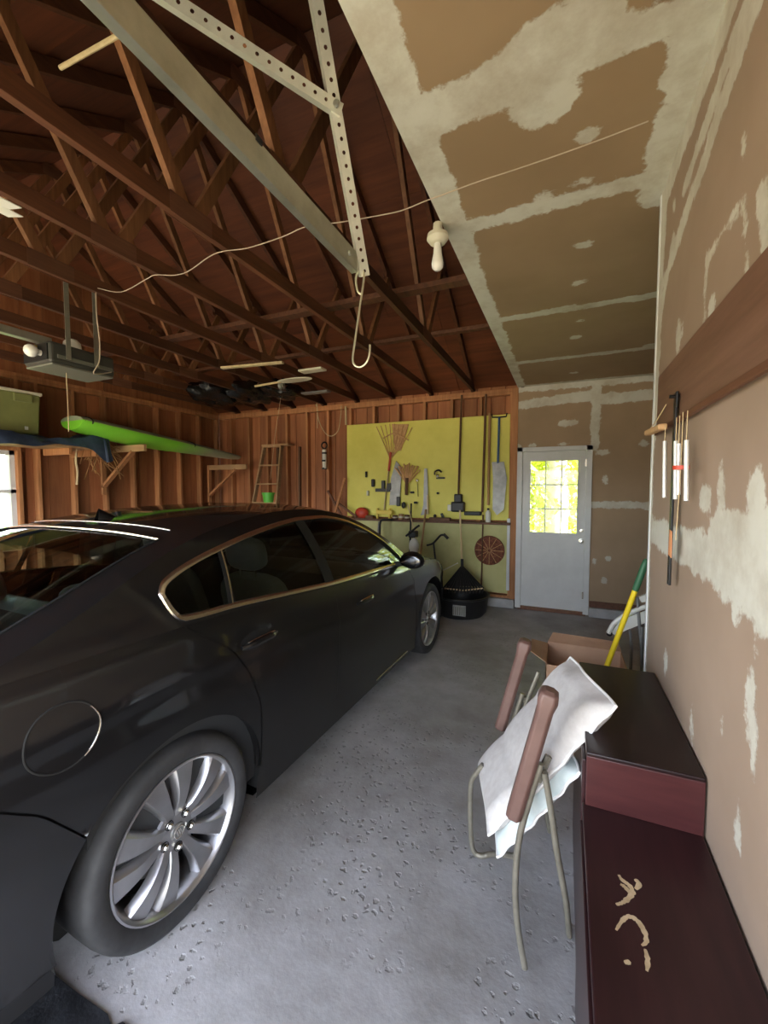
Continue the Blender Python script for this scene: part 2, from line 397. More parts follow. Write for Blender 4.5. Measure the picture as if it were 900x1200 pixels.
# right wall: (u = Y, v = z)
def rw(x, y): p = PX(x, y, 0, RW); return (p.y - FW, p.z)
def rseg(x0, y0, x1, y1, w, w1=None): return ('s', rw(x0, y0), rw(x1, y1), w, w1 if w1 else w)
def roval(x, y, ru, rv): return ('o', rw(x, y), (ru, rv))
Y_ = lambda y: y - FW
pr = [('s', (Y_(RWE), 0), (Y_(RWE), CZ), .055), ('s', (Y_(RWE - .02), 1.9), (Y_(RWE - .02), CZ), .075, .12),
      ('s', (0, 1.43), (Y_(RWE), 1.425), .085, .06), ('s', (Y_(1.35), 1.45), (Y_(.2), 1.44), .115, .13),
      ('s', (Y_(RWE), 2.93), (0, 2.94), .075, .10), ('s', (Y_(2.3), 2.50), (Y_(1.2), 2.75), .035, .05), ('s', (Y_(1.9), 2.72), (Y_(.9), 2.84), .03, .06),
      ('s', (Y_(2.3), 2.35), (Y_(2.05), 2.62), .06, .03),
      rseg(825, 385, 828, 310, .016), rseg(828, 305, 872, 235, .016), rseg(872, 240, 876, 320, .014), rseg(893, 225, 898, 300, .03),
      roval(833, 362, .035, .05), roval(795, 397, .03, .055), roval(800, 385, .02, .03), roval(886, 580, .045, .06), roval(892, 640, .05, .07), roval(826, 582, .05, .035), roval(845, 570, .02, .045),
      roval(780, 776, .028, .05), roval(811, 845, .022, .06), roval(864, 962, .018, .06), roval(880, 815, .028, .09), roval(884, 870, .012, .06), roval(845, 850, .012, .03),
      roval(862, 720, .03, .02), roval(868, 712, .015, .03), roval(790, 240, .02, .03), roval(872, 170, .02, .03)]
ex = MB().box(RW + .001, RW + .13, FW, RWE, 0, CZ + .05)
mb, D = mudface(ex, lambda u, v: (RW, FW + u, v), RWE - FW, CZ, .02, pr)
o = build_mud('wall_right', 'dry_r', mb, D); struct(o, 'tan drywall with scraped pale joint compound beside the cabinet', 'wall')
# metal corner bead at the end of that wall
tr = thing('trim_1', 'white painted corner strip at the end of the right wall', 'trim', (RW, RWE, 0), kind='structure')
mb = MB().box(RW - .004, RW + .03, RWE - .02, RWE + .006, 0, CZ); mb.build('corner_bead', 'white', tr)
# recess beyond it
struct(MB().box(RW + .13, NX + .12, RWE - .1, RWE, 0, CZ + .05).build('wall_recess_front', 'dry_r'), 'tan drywall at the near side of the recess', 'wall')
struct(MB().box(NX, NX + .12, RWE, BW + .1, 0, CZ + .05).build('wall_recess_right', 'dry_r'), 'tan drywall closing the recess', 'wall')
# drywalled ceiling: (u = X - SX, v = Y - FW)
def cw(x, y): p = PX(x, y, 2, CZ); return (p.x - SX, p.y - FW)
def cseg(x0, y0, x1, y1, w, w1=None): return ('s', cw(x0, y0), cw(x1, y1), w, w1 if w1 else w)
XE = NX - SX
pr = [('s', (0, 0), (0, BW - FW), .115, .10), ('s', (.0, 1.4), (.0, 3.0), .14, .12),
      ('s', (RW - SX, 0), (RW - SX, RWE - FW - .05), .115, .11), ('s', (RW - SX - .06, 0), (RW - SX - .04, 2.2), .09, .08),
      ('s', (0, 1.51 - FW), (RW - SX, 1.47 - FW), .10, .05), ('s', (.32, 1.5 - FW), (.62, 1.42 - FW), .10, .13), ('o', (.50, 1.60 - FW), (.12, .12)),
      ('s', (0, 2.19 - FW), (RW - SX, 2.165 - FW), .060, .045), ('s', (0, 3.46 - FW), (XE, 3.44 - FW), .055, .05), ('s', (0, 4.70 - FW), (XE, 4.70 - FW), .055, .05),
      ('s', (0, BW - FW), (XE, BW - FW), .10, .10)]
for (x, y, a, b) in [(690, 158, .05, .04), (683, 287, .05, .035), (678, 331, .05, .035), (680, 376, .05, .03), (676, 395, .05, .05), (672, 437, .05, .04), (640, 228, .05, .03), (690, 212, .06, .03), (760, 405, .05, .06)]:
    pr.append(('o', cw(x, y), (a, b)))
ex = MB().box(SX, NX + .12, FW, BW + .1, CZ + .0015, CZ + .014)
mb, D = mudface(ex, lambda u, v: (SX + u, FW + v, CZ), XE, BW - FW, .025, pr)
o = build_mud('ceiling', 'dry_c', mb, D); struct(o, 'brown drywall ceiling strip with pale taped joints', 'ceiling')
# ------------------------------------------------------------------ back wall
wb = thing('wall_back', 'bare board back wall with exposed studs behind the tools', 'wall', (0, BW, 0), kind='structure')
BS_ = BW + .09     # sheathing face behind studs
x = LW
bw_ = []
while x < SX + .02:
    x1 = min(x + .19, SX + .05); mb = MB().box(x + .003, x1 - .003, BS_ + random.uniform(0, .006), BS_ + .03, .12, 3.10); mb.build('board', 'sheath', wb, bevel=.004); x = x1
mb = MB()
for (a, b, c, d) in ((LW - .12, -.56, 0, 3.2), (.28, NX + .12, 0, 3.2), (-.56, .28, 2.13, 3.2)): mb.box(a, b, BS_ + .03, BS_ + .06, c, d)
mb.build('outer_skin', 'sheath', wb)
k = 0; x = SX - .08
while x > LW + .05:
    MB().box(x - .019, x + .019, BW, BS_, .16, CZ - .08).build('stud', 'stud', wb, bevel=.002); x -= .405
for z0, z1 in ((CZ - .08, CZ - .042), (CZ - .04, CZ - .002)): MB().box(LW + .1, SX, BW, BS_, z0, z1).build('top_plate', 'stud', wb, bevel=.002)
MB().box(LW + .1, SX + .03, BW, BS_, .122, .16).build('sill_plate', 'stud', wb, bevel=.002)
# post beside the door
MB().box(-.665, -.59, BW - .012, BS_, .12, CZ - .005).build('post', 'stud', wb, bevel=.003)
# drywalled part: u = X + .6, v = z ; with the doorway left open
DX0, DX1, DZ1 = -.555, .275, 2.14
def bw2(x, y): p = PX(x, y, 1, BW); return (p.x + .6, p.z)
pr = [('s', (0, CZ - .02), (2.3, CZ - .03), .05), ('s', (0, 2.72), (.90, 2.78), .055, .07), ('s', (.93, 2.14), (.93, CZ), .05, .055), ('s', (.93, 2.72), (2.3, 2.74), .07, .06),
      ('s', (.88, 1.42), (2.3, 1.42), .045), ('o', bw2(666, 496), (.12, .045)), ('o', (.02, 2.18), (.05, .04)), ('o', bw2(705, 530), (.09, .04)), ('o', bw2(712, 655), (.04, .04)), ('o', bw2(708, 680), (.05, .04)), ('o', bw2(710, 562), (.04, .06)), ('o', bw2(697, 658), (.03, .05)), ('o', bw2(755, 520), (.05, .04)), ('o', (.2, 2.19), (.05, .03)), ('o', (.55, 2.19), (.06, .025))]
def backpanel(x0, x1, z0, z1, nm):
    p2 = []
    for p in pr:
        if p[0] == 's': p2.append(('s', (p[1][0] - (x0 + .6), p[1][1] - z0), (p[2][0] - (x0 + .6), p[2][1] - z0), *p[3:]))
        else: p2.append(('o', (p[1][0] - (x0 + .6), p[1][1] - z0), p[2]))
    ex = MB().box(x0, x1, BW + .001, BW + .014, z0, z1)
    mb, D = mudface(ex, lambda u, v: (x0 + u, BW, z0 + v), x1 - x0, z1 - z0, .025, p2)
    mb.v = [(a - 0, b - BW, c) for a, b, c in mb.v]
    return build_mud(nm, 'dry_b', mb, D, wb)
backpanel(-.60, DX1 + .03, DZ1 + .02, CZ, 'drywall_panel'); backpanel(DX1 + .03, NX, .13, CZ, 'drywall_panel')
MB().box(DX1 + .04, NX, BW - .014, BW, .12, .20).build('wood_base', 'darkboard', wb, bevel=.003)
# concrete curb under the wall
for (x0, x1) in ((LW, -.60), (DX1 + .03, NX)):
    c = MB().box(x0, x1, BW - .05, BW + .1, 0, .12).build('curb', 'concrete', wb, bevel=.008)
# ------------------------------------------------------------------ back door
dr = thing('door_1', 'white door with nine small panes in its upper half', 'door', (-.14, BW, .04), kind='structure')
for (x0, x1, z0, z1) in ((DX0 - .035, DX0 + .035, .02, DZ1 + .022), (DX1 - .035, DX1 + .031, .02, DZ1 + .022), (DX0 - .035, DX1 + .031, DZ1 - .035, DZ1 + .022)):
    MB().box(x0, x1, BW - .03, BW + .12, z0, z1).build('jamb', 'white', dr, bevel=.003)
MB().box(DX0, DX1, BW - .02, BW + .12, 0, .045).build('threshold', 'darkboard', dr, bevel=.003)
WX0, WX1, WZ0, WZ1 = -.425, .150, 1.045, 1.985
for nm, (x0, x1, z0, z1) in (('leaf_stile', (DX0 + .037, WX0, .05, DZ1 - .038)), ('leaf_stile', (WX1, DX1 - .037, .05, DZ1 - .038)), ('leaf_panel', (WX0, WX1, .05, WZ0)), ('leaf_rail', (WX0, WX1, WZ1, DZ1 - .038))):
    MB().box(x0, x1, BW - .005, BW + .04, z0, z1).build(nm, 'white', dr)
fr = 0
for (x0, x1, z0, z1) in ((WX0 - .022, WX0 + .006, WZ0 - .022, WZ1 + .022), (WX1 - .006, WX1 + .022, WZ0 - .022, WZ1 + .022), (WX0, WX1, WZ0 - .022, WZ0 + .006), (WX0, WX1, WZ1 - .006, WZ1 + .022)):
    MB().box(x0, x1, BW - .014, BW - .004, z0, z1).build('pane_moulding', 'white', dr, bevel=.003)
for i in (1, 2):
    xx = lerp(WX0, WX1, i / 3); MB().box(xx - .007, xx + .007, BW - .006, BW + .036, WZ0, WZ1).build('muntin', 'white', dr)
    zz = lerp(WZ0, WZ1, i / 3); MB().box(WX0, WX1, BW - .004, BW + .034, zz - .007, zz + .007).build('muntin', 'white', dr)
for i in range(3):
    for j in range(3):
        a, b = lerp(WX0, WX1, i / 3), lerp(WX0, WX1, (i + 1) / 3); c, d = lerp(WZ0, WZ1, j / 3), lerp(WZ0, WZ1, (j + 1) / 3)
        MB().box(a + .004, b - .004, BW + .014, BW + .018, c + .004, d - .004).build('pane', 'pane', dr)
kn = MB().lathe([(0, -.07), (.018, -.068), (.028, -.055), (.028, -.042), (.012, -.032), (.012, -.012), (.03, -.010), (.03, 0)], (.205, BW - .005, .955), 'y', 20).build('door_knob', 'chrome', dr, smooth=True)
MB().lathe([(0, -.014), (.02, -.013), (.026, 0)], (.205, BW - .005, 1.09), 'y', 16).build('deadbolt', 'chrome', dr, smooth=True)
for z in (.22, 1.9): MB().box(DX1 - .05, DX1 - .03, BW - .034, BW - .026, z, z + .09).build('hinge', 'chrome', dr)
# ------------------------------------------------------------------ left wall with studs and one window
wl = thing('wall_left', 'bare board left wall with exposed studs', 'wall', (LW, 2.6, 0), kind='structure')
WY0, WY1, WLZ0, WLZ1 = 1.93, 2.74, 1.12, 2.06
def lbox(y0, y1, z0, z1, nm='board', m='sheath', t=.02): return MB().box(LW - t, LW, y0, y1, z0, z1).build(nm, m, wl)
y = FW
while y < BW + .08:
    y1 = min(y + .24, BW + .09)
    zt = 3.04 + SLOPE * min(y + .12 - HEEL0, HEEL1 - y - .12)
    segs = [(0, zt)] if (y1 <= WY0 + .03 or y >= WY1 - .03) else [(0, WLZ0), (WLZ1, zt)]
    for z0, z1 in segs: lbox(y + .002, y1 - .002, z0, z1, t=.02 + random.uniform(0, .005))
    y = y1
mb = MB()
for (a, b, c, d) in ((FW, WY0, 0, 3.1), (WY1, BW + .1, 0, 3.1), (WY0, WY1, 0, WLZ0), (WY0, WY1, WLZ1, 3.1)): mb.box(LW - .06, LW - .028, a, b, c, d)
mb.prism([(LW - .06, FW - .05, 3.1), (LW - .06, BW + .1, 3.1), (LW - .06, RIDGE, 3.1 + SLOPE * 3.2)], (.03, 0, 0)); mb.build('outer_skin', 'sheath', wl)
y = BW - .03
while y > FW + .1:
    z1 = CZ - .08
    for (z0, z1) in ([(.16, CZ - .08)] if not (WY0 < y < WY1) else [(.16, WLZ0 - .04), (WLZ1 + .04, CZ - .08)]):
        MB().box(LW, LW + .089, y - .019, y + .019, z0, z1).build('stud', 'stud', wl, bevel=.002)
    y -= .405
for (y0, y1) in ((WY0 - .04, WY0), (WY1, WY1 + .04)): MB().box(LW, LW + .089, y0, y1, .16, CZ - .08).build('stud', 'stud', wl, bevel=.002)
for z in (WLZ0 - .04, WLZ1): MB().box(LW, LW + .089, WY0, WY1, z, z + .038).build('header', 'stud', wl)
for z in (CZ - .08, CZ - .04): MB().box(LW, LW + .089, FW, BW, z, z + .036).build('top_plate', 'stud', wl)
MB().box(LW, LW + .089, FW, BW, .12, .16).build('sill_plate', 'stud', wl); MB().box(LW - .06, LW + .13, FW, BW, 0, .12).build('curb', 'concrete', wl, bevel=.006)
wi = thing('window_1', 'white framed window in the left wall', 'window', (LW, 2.3, WLZ0), kind='structure')
for (a, b, c, d) in ((WY0, WY0 + .05, WLZ0, WLZ1), (WY1 - .05, WY1, WLZ0, WLZ1), (WY0, WY1, WLZ0, WLZ0 + .05), (WY0, WY1, WLZ1 - .05, WLZ1), (WY0, WY1, 1.57, 1.61)):
    MB().box(LW - .05, LW + .03, a, b, c, d).build('sash', 'white', wi)
MB().box(LW - .012, LW - .008, WY0 + .04, WY1 - .04, WLZ0 + .04, 1.58).build('pane', 'pane', wi); MB().box(LW - .012, LW - .008, WY0 + .04, WY1 - .04, 1.6, WLZ1 - .04).build('pane', 'pane', wi)
# ------------------------------------------------------------------ front wall round the open doorway (behind the camera)
wf = MB()
OX0, OX1, OZ = -5.62, -.86, 2.22
for (a, b, c, d) in ((LW - .1, OX0, 0, 3.15), (OX1, OX1 + .1, 0, 3.15), (.30, NX + .12, 0, 3.15), (OX1 + .1, .30, 2.12, 3.15), (OX0, OX1, OZ, 3.15)): wf.box(a, b, FW - .12, FW, c, d)
struct(wf.build('wall_front', 'sheath'), 'board front wall round the open garage doorway and side door opening', 'wall')
# ------------------------------------------------------------------ roof deck
rf = thing('roof', 'dark brown plywood roof sheathing above the trusses', 'roof', (0, RIDGE, 3.05), kind='structure')
def deckz(y): return 3.065 + SLOPE * (min(y - HEEL0, HEEL1 - y))
for side in (0, 1):
    ys = [FW - .25, .62, 1.66, RIDGE] if side == 0 else [RIDGE, 3.7, 4.75, BW + .3]
    for i in range(3):
        x = LW - .3 - (.6 if i % 2 else 0)
        while x < NX + .2:
            x1 = x + 2.4; a, b = ys[i] + .002, ys[i + 1] - .002; X0 = max(x, LW - .3) + .002; X1 = min(x1, NX + .3) - .002
            q = [(X0, a, deckz(a)), (X1, a, deckz(a)), (X1, b, deckz(b)), (X0, b, deckz(b))]
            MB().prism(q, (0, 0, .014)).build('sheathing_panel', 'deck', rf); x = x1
mb = MB().prism([(LW - .4, FW - .3, deckz(FW - .3) + .016), (LW - .4, RIDGE, deckz(RIDGE) + .016), (LW - .4, BW + .35, deckz(BW + .35) + .016), (LW - .4, BW + .35, deckz(BW + .35) + .04), (LW - .4, RIDGE, deckz(RIDGE) + .05), (LW - .4, FW - .3, deckz(FW - .3) + .04)], (NX - LW + .9, 0, 0))
mb.build('roofing', 'black', rf)
MB().box(NX + .1, NX + .14, FW - .1, BW + .1, 2.9, 5.0).build('gable_board', 'deck', rf)
# purlin strips across the rafters, seen as a darker band on the deck
# ------------------------------------------------------------------ trusses
L = HEEL1 - HEEL0
ORD = ['resting above the drywall ceiling edge', 'next to the drywall ceiling edge'] + ['%s from the drywall ceiling edge' % q for q in ('second', 'third', 'fourth', 'fifth', 'sixth', 'seventh')] + ['standing by the left wall']
def truss(X, i=0):
    t = thing('roof_truss', 'brown wooden roof truss with slanting webs, ' + ORD[i], 'roof truss', (X, HEEL0, CZ), 'roof trusses')
    return t
n1, n2 = HEEL0 + L / 3, HEEL0 + 2 * L / 3
T0X = SX + .06
T0 = truss(T0X)
def rz(y): return CZ + .045 + SLOPE * min(y - HEEL0, HEEL1 - y)
def tb(p, q, nm, m, w=.038, h=.089): return MB().beam((T0X, *p), (T0X, *q), w, h, (0, 1, 0) if abs(q[1] - p[1]) > 1.2 * abs(q[0] - p[0]) else (0, 0, 1)).build(nm, m, T0, bevel=.002)
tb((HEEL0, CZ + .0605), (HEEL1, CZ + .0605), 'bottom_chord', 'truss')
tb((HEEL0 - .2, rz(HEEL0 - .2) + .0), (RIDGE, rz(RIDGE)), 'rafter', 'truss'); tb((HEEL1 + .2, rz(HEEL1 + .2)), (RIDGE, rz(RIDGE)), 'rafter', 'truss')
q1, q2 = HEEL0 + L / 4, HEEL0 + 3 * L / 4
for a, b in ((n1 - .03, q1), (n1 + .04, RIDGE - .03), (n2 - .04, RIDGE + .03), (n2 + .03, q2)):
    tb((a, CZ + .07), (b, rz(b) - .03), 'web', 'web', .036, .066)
for (yy, zz, hw, hh) in ((n1, CZ + .06, .13, .05), (n2, CZ + .06, .13, .05), (q1, rz(q1), .09, .045), (q2, rz(q2), .09, .045), (RIDGE, rz(RIDGE) - .03, .10, .06)):
    for sx in (-1, 1): MB().box(T0X + sx * .0195 - .001, T0X + sx * .0195 + .001, yy - hw, yy + hw, zz - hh, zz + hh).build('gusset_plate', 'darkboard', T0)
for k in range(1, 9):
    t = truss(SX - .6 * k, k)
    for ch in list(T0.children): copy_part(ch, t)
# boards lying on the chords
b = MB().box(-3.85, SX + .02, 2.93, 3.02, CZ + .106, CZ + .144).build('brace_board', 'truss', bevel=.003); tag(b, 'long brown board laid across the truss chords', 'board')
b = MB().box(-5.6, -4.3, 2.95, 3.04, CZ + .106, CZ + .144).build('brace_board', 'truss', bevel=.003); tag(b, 'short brown board laid across the chords above the kayak', 'board')
b = MB().box(LW + .1, SX + .3, 4.86, 4.95, rz(4.9) - .09, rz(4.9) - .05).build('purlin_board', 'darkboard', bevel=.003); tag(b, 'dark board nailed across the rafters near the back wall', 'board')
#==THINGS
# ================================================================== car
CH = R(1.6); CO = .905
_fw = Vector((math.sin(CH), math.cos(CH), 0)); _lt = Vector((_fw.y, -_fw.x, 0))
cpos = Vector((-1.27, 1.053, 0)) - _lt * CO
car = thing('car', 'black four-door sedan with chrome window surrounds parked in the garage', 'car', tuple(cpos), rotz=-CH)
def tab(xs, ys): return lambda x: float(np.interp(x, xs, ys))
def spl(xs, ys):
    xs = np.array(xs, float); ys = np.array(ys, float); h = np.diff(xs); dl = np.diff(ys) / h; n = len(xs); m = np.zeros(n); m[0] = dl[0]; m[-1] = dl[-1]
    for i in range(1, n - 1):
        m[i] = 0 if dl[i - 1] * dl[i] <= 0 else 3 * (h[i - 1] + h[i]) / ((2 * h[i] + h[i - 1]) / dl[i - 1] + (h[i] + 2 * h[i - 1]) / dl[i])
    def f(x):
        x = min(max(x, xs[0]), xs[-1]); i = min(int(np.searchsorted(xs, x, 'right')) - 1, n - 2); t = (x - xs[i]) / h[i]
        return float((1 + 2 * t) * (1 - t) ** 2 * ys[i] + t * (1 - t) ** 2 * h[i] * m[i] + t * t * (3 - 2 * t) * ys[i + 1] + t * t * (t - 1) * h[i] * m[i + 1])
    return f
PA = [-1.75, -1.4, -1.1, -.9, -.7, -.5, -.3, 0, 1, 2, 2.837, 3.1, 3.3, 3.5, 3.7, 3.9, 4.1, 4.35]
PS = spl(PA, [-1.13, -1.115, -1.05, -.91, -.71, -.505, -.3, 0, 1, 2, 2.837, 3.1, 3.29, 3.47, 3.63, 3.76, 3.84, 3.88])
PV = spl(PA, [0.0, .35, .64, .78, .86, .90, .918, .926, .926, .926, .926, .916, .885, .83, .72, .55, .30, 0.0])
ZB = spl([-1.75, -1.1, -.6, -.3, 0, .3, 1.06, 1.69, 2.2, 2.4, 2.7, 3.1, 3.5, 3.8, 4.35], [1.08, 1.10, 1.11, 1.112, 1.108, 1.095, 1.035, 1.003, .985, .972, .940, .885, .80, .735, .70])
KD = spl([-.1, 0, .03, .08, .15, .3, .45, .6, .75, .95], [.94, .952, .972, .987, .995, 1.004, 1.0, .988, .974, .955])
def crease(a): return tab([-.6, 0, .5, 1.3, 2.2, 2.8, 3.5], [.93, .955, .90, .80, .83, .80, .70])(a)
def side(a, z, sg=1, off=0.0):
    k = KD(ZB(a) - z); v = PV(a) * k
    v += .010 * math.exp(-((z - crease(a)) / .045) ** 2) * min(1, max(0, PV(a) - .5) * 3)
    return (sg * (v + off), PS(a), z)
def coons(B, T, Lf, Rt, nu, nv):
    """2-D transfinite patch; each curve is a function of 0..1 -> (a,z)"""
    def f(u, v):
        b, t, l, r = (np.array(c) for c in (B(u), T(u), Lf(v), Rt(v)))
        c00, c10, c01, c11 = (np.array(c) for c in (B(0), B(1), T(0), T(1)))
        return (1 - v) * b + v * t + (1 - u) * l + u * r - ((1 - u) * (1 - v) * c00 + u * (1 - v) * c10 + (1 - u) * v * c01 + u * v * c11)
    return f, nu, nv
def pl(pts):
    P = np.array(pts, float); d = np.r_[0, np.cumsum(np.hypot(*np.diff(P, axis=0).T))]; d /= d[-1]
    return lambda t: (float(np.interp(t, d, P[:, 0])), float(np.interp(t, d, P[:, 1])))
def beltc(a0, a1): return lambda t: (lerp(a0, a1, t), ZB(lerp(a0, a1, t)))
AR = .412
def archp(cx, a0, a1, n=24): return pl([(cx + AR * math.cos(R(lerp(a0, a1, i / n))), .345 + AR * math.sin(R(lerp(a0, a1, i / n)))) for i in range(n + 1)])
def patch(mb, C, sg, off=0.0):
    f, nu, nv = C; mb.grid(lambda u, v: side(*f(u, v), sg, off), nu, nv)
GAP = .006
RD = [(.418, .35), (.412, .50), (.395, .66), (.33, .82), (.23, .96), (.10, 1.06), (.045, ZB(.045))]      # rear edge of the rear door
BP = [(1.075, .35), (1.075, 1.0), (1.075, ZB(1.075))]
FD = [(2.41, .35), (2.375, .60), (2.30, .85), (2.22, ZB(2.22))]
def sh(c, d): return [(x + d, z) for x, z in c]
SEAM = [(-.335, .60), (-.43, .74), (-.54, .83), (-.72, .87), (-1.1, .88), (-1.75, .88)]
body = MB()
def edgefold(mb, pts, sg, d=.035):
    n = len(pts); o = len(mb.v)
    for a, z in pts: mb.v.append(side(a, z, sg)); mb.v.append(side(a, z, sg, -d))
    for i in range(n - 1): mb.f.append((o + 2 * i, o + 2 * i + 2, o + 2 * i + 3, o + 2 * i + 1))
# greenhouse curves
DB = spl([.0, .012, .03, .055, .3, .9, 1.06, 1.69, 2.13, 2.22], [1.235, 1.19, 1.155, 1.136, 1.121, 1.070, 1.057, 1.026, 1.008, 1.006])
DT = spl([.0, .015, .05, .138, .357, .65, .934, 1.056, 1.3, 1.58, 1.8, 1.978, 2.13, 2.22], [1.235, 1.258, 1.278, 1.307, 1.353, 1.397, 1.425, 1.432, 1.430, 1.392, 1.312, 1.212, 1.09, 1.008])
RLx = [-.62, -.45, -.3, 0, .147, .357, .65, .934, 1.1, 1.3, 1.58, 1.8, 1.978, 2.2, 2.38]
RL = spl(RLx, [1.112, 1.165, 1.222, 1.338, 1.385, 1.432, 1.470, 1.488, 1.490, 1.482, 1.438, 1.365, 1.272, 1.118, .978])
def gh(s, z, sg=1, off=0.0):
    dz = max(0, z - ZB(s)); v = PV(s) * KD(0) - .36 * dz - .60 * dz * dz
    return (sg * (v + off), s, z)
scols = sorted(set([-.62, -.55, -.5, -.4, -.3, -.2, -.1, -.05, -.02] + [0, .004, .012, .02, .03, .042, .055, .08, .11, .138] + list(np.linspace(.2, 2.1, 39)) + [2.13, 2.16, 2.19, 2.22] + [2.26, 2.3, 2.34, 2.38]))
def strip(mb, ss, f0, f1, sg, n):
    o = len(mb.v)
    for s_ in ss:
        for j in range(n + 1): mb.v.append(gh(s_, lerp(f0(s_), f1(s_), j / n), sg))
    for i in range(len(ss) - 1):
        for j in range(n):
            a = o + i * (n + 1) + j; mb.f.append((a, a + n + 1, a + n + 2, a + 1))
for sg in (1, -1):
    A = SEAM[0]
    aA = math.degrees(math.atan2(A[1] - .345, A[0])); AP = (AR * math.cos(R(aA)), .345 + AR * math.sin(R(aA)))
    patch(body, coons(archp(0, aA, 2), beltc(-.36, .045), pl([AP, (-.36, ZB(-.36))]), pl(RD), 40, 26), sg)
    sm = [AP] + SEAM[1:]
    patch(body, coons(pl(sm[::-1]), beltc(-1.75, -.36), pl([SEAM[-1], (-1.75, ZB(-1.75))]), pl([AP, (-.36, ZB(-.36))]), 40, 14), sg)
    edgefold(body, [archp(0, aA, 0)(t / 30) for t in range(31)], sg)
    # fender
    patch(body, coons(pl([archp(2.837, 180, 0)(t / 40) for t in range(41)]), beltc(2.22 + GAP, 3.45), pl([(2.837 - AR, .345)] + sh(FD, GAP)[1:]), pl([(2.837 + AR, .345), (3.35, .55), (3.45, ZB(3.45))]), 44, 20), sg)
    edgefold(body, [archp(2.837, 180, 0)(t / 30) for t in range(31)], sg)
    patch(body, coons(pl([(2.837 + AR, .2), (4.35, .2)]), beltc(3.45, 4.35), pl([(2.837 + AR, .2), (2.837 + AR, .345), (3.35, .55), (3.45, ZB(3.45))]), pl([(4.35, .2), (4.35, ZB(4.35))]), 30, 16), sg)
    # greenhouse frame
    strip(body, [s_ for s_ in scols if s_ <= 0], ZB, RL, sg, 10)
    strip(body, [s_ for s_ in scols if 0 <= s_ <= 2.22], ZB, DB, sg, 3)
    strip(body, [s_ for s_ in scols if 0 <= s_ <= 2.22], DT, RL, sg, 4)
    strip(body, [s_ for s_ in scols if s_ >= 2.22], ZB, RL, sg, 4)
# top surface between the two rails
def topc(p):      # centre line
    s_ = p + tab([-.62, -.2, .3, 1.2, 1.6, 2.38], [-.17, -.10, -.02, .02, .10, .24])(p)
    z = RL(p) + tab([-.62, -.3, 0, .4, 1.0, 1.4, 1.8, 2.38], [.012, .040, .048, .040, .030, .036, .05, .02])(p)
    return s_, z
def top(p, q):
    v, s_, z = gh(p, RL(p)); sc, zc = topc(p)
    aq = abs(q); return (v * q, sc + (s_ - sc) * aq ** 2, zc + (z - zc) * aq ** 2.6)
def topgrid(mb, p0, p1, q0, q1, n, m, off=0):
    def f(u, v):
        x, y, z = top(lerp(p0, p1, u), lerp(q0, q1, v)); return (x, y, z - off)
    mb.grid(f, n, m)
RG0, RG1, WS0, WS1, QG = -.56, .165, 1.47, 2.34, .84
topgrid(body, RG1, WS0, -1, 1, 40, 24)
for (a, b) in ((-.62, RG1), (WS0, 2.38)):
    for q in ((-1, -QG), (QG, 1)): topgrid(body, a, b, *q, 18, 4)
topgrid(body, -.62, RG0, -QG, QG, 2, 16); topgrid(body, WS1, 2.38, -QG, QG, 2, 16)
body.build('body_shell', 'paint', car, smooth=True, weld=True, local=True, angle=32)
# deck lid and hood
def deck(mb, s0, s1, cr, front):
    def f(u, t):
        a = lerp(s0, s1, u); q = lerp(-1, 1, t); x, y, z = side(a, ZB(a)); sc = y
        if front and u < .12: sc = y
        yy = y + (.24 if front else -.16) * (1 - q * q) * ((1 - u) if front else u) ** 2
        return (x * q, yy, z + cr * (1 - abs(q) ** 2.5))
    mb.grid(f, 24, 20)
mb = MB(); deck(mb, -1.74, -.60, .016, False); mb.build('trunk_lid', 'paint', car, smooth=True, local=True)
mb = MB(); deck(mb, 2.30, 4.34, .055, True); mb.build('hood', 'paint', car, smooth=True, local=True)
mb = MB()
for sg in (1, -1):
    mb_ = MB()
    patch(mb_, coons(pl([(-1.75, .24), (-.39, .24)]), pl([(x + .003, z - GAP) for x, z in ([AP] + SEAM[1:])[::-1]]), pl([(-1.75, .24), (-1.75, .88 - GAP)]), archp(0, 192, aA + .8), 40, 16), sg, .004)
    edgefold(mb_, [archp(0, 192, aA)(t / 12) for t in range(13)], sg); mb.add(mb_.v, mb_.f)
mb.build('rear_bumper', 'paint', car, smooth=True, weld=True, local=True)
mb = MB()
for sg in (1, -1): patch(mb, coons(pl([(-1.75, .18), (-.40, .18)]), pl([(-1.75, .25), (-.40, .25)]), pl([(-1.75, .18), (-1.75, .25)]), pl([(-.40, .18), (-.40, .25)]), 30, 3), sg, -.012)
mb.build('bumper_valance', 'black', car, smooth=True, local=True)
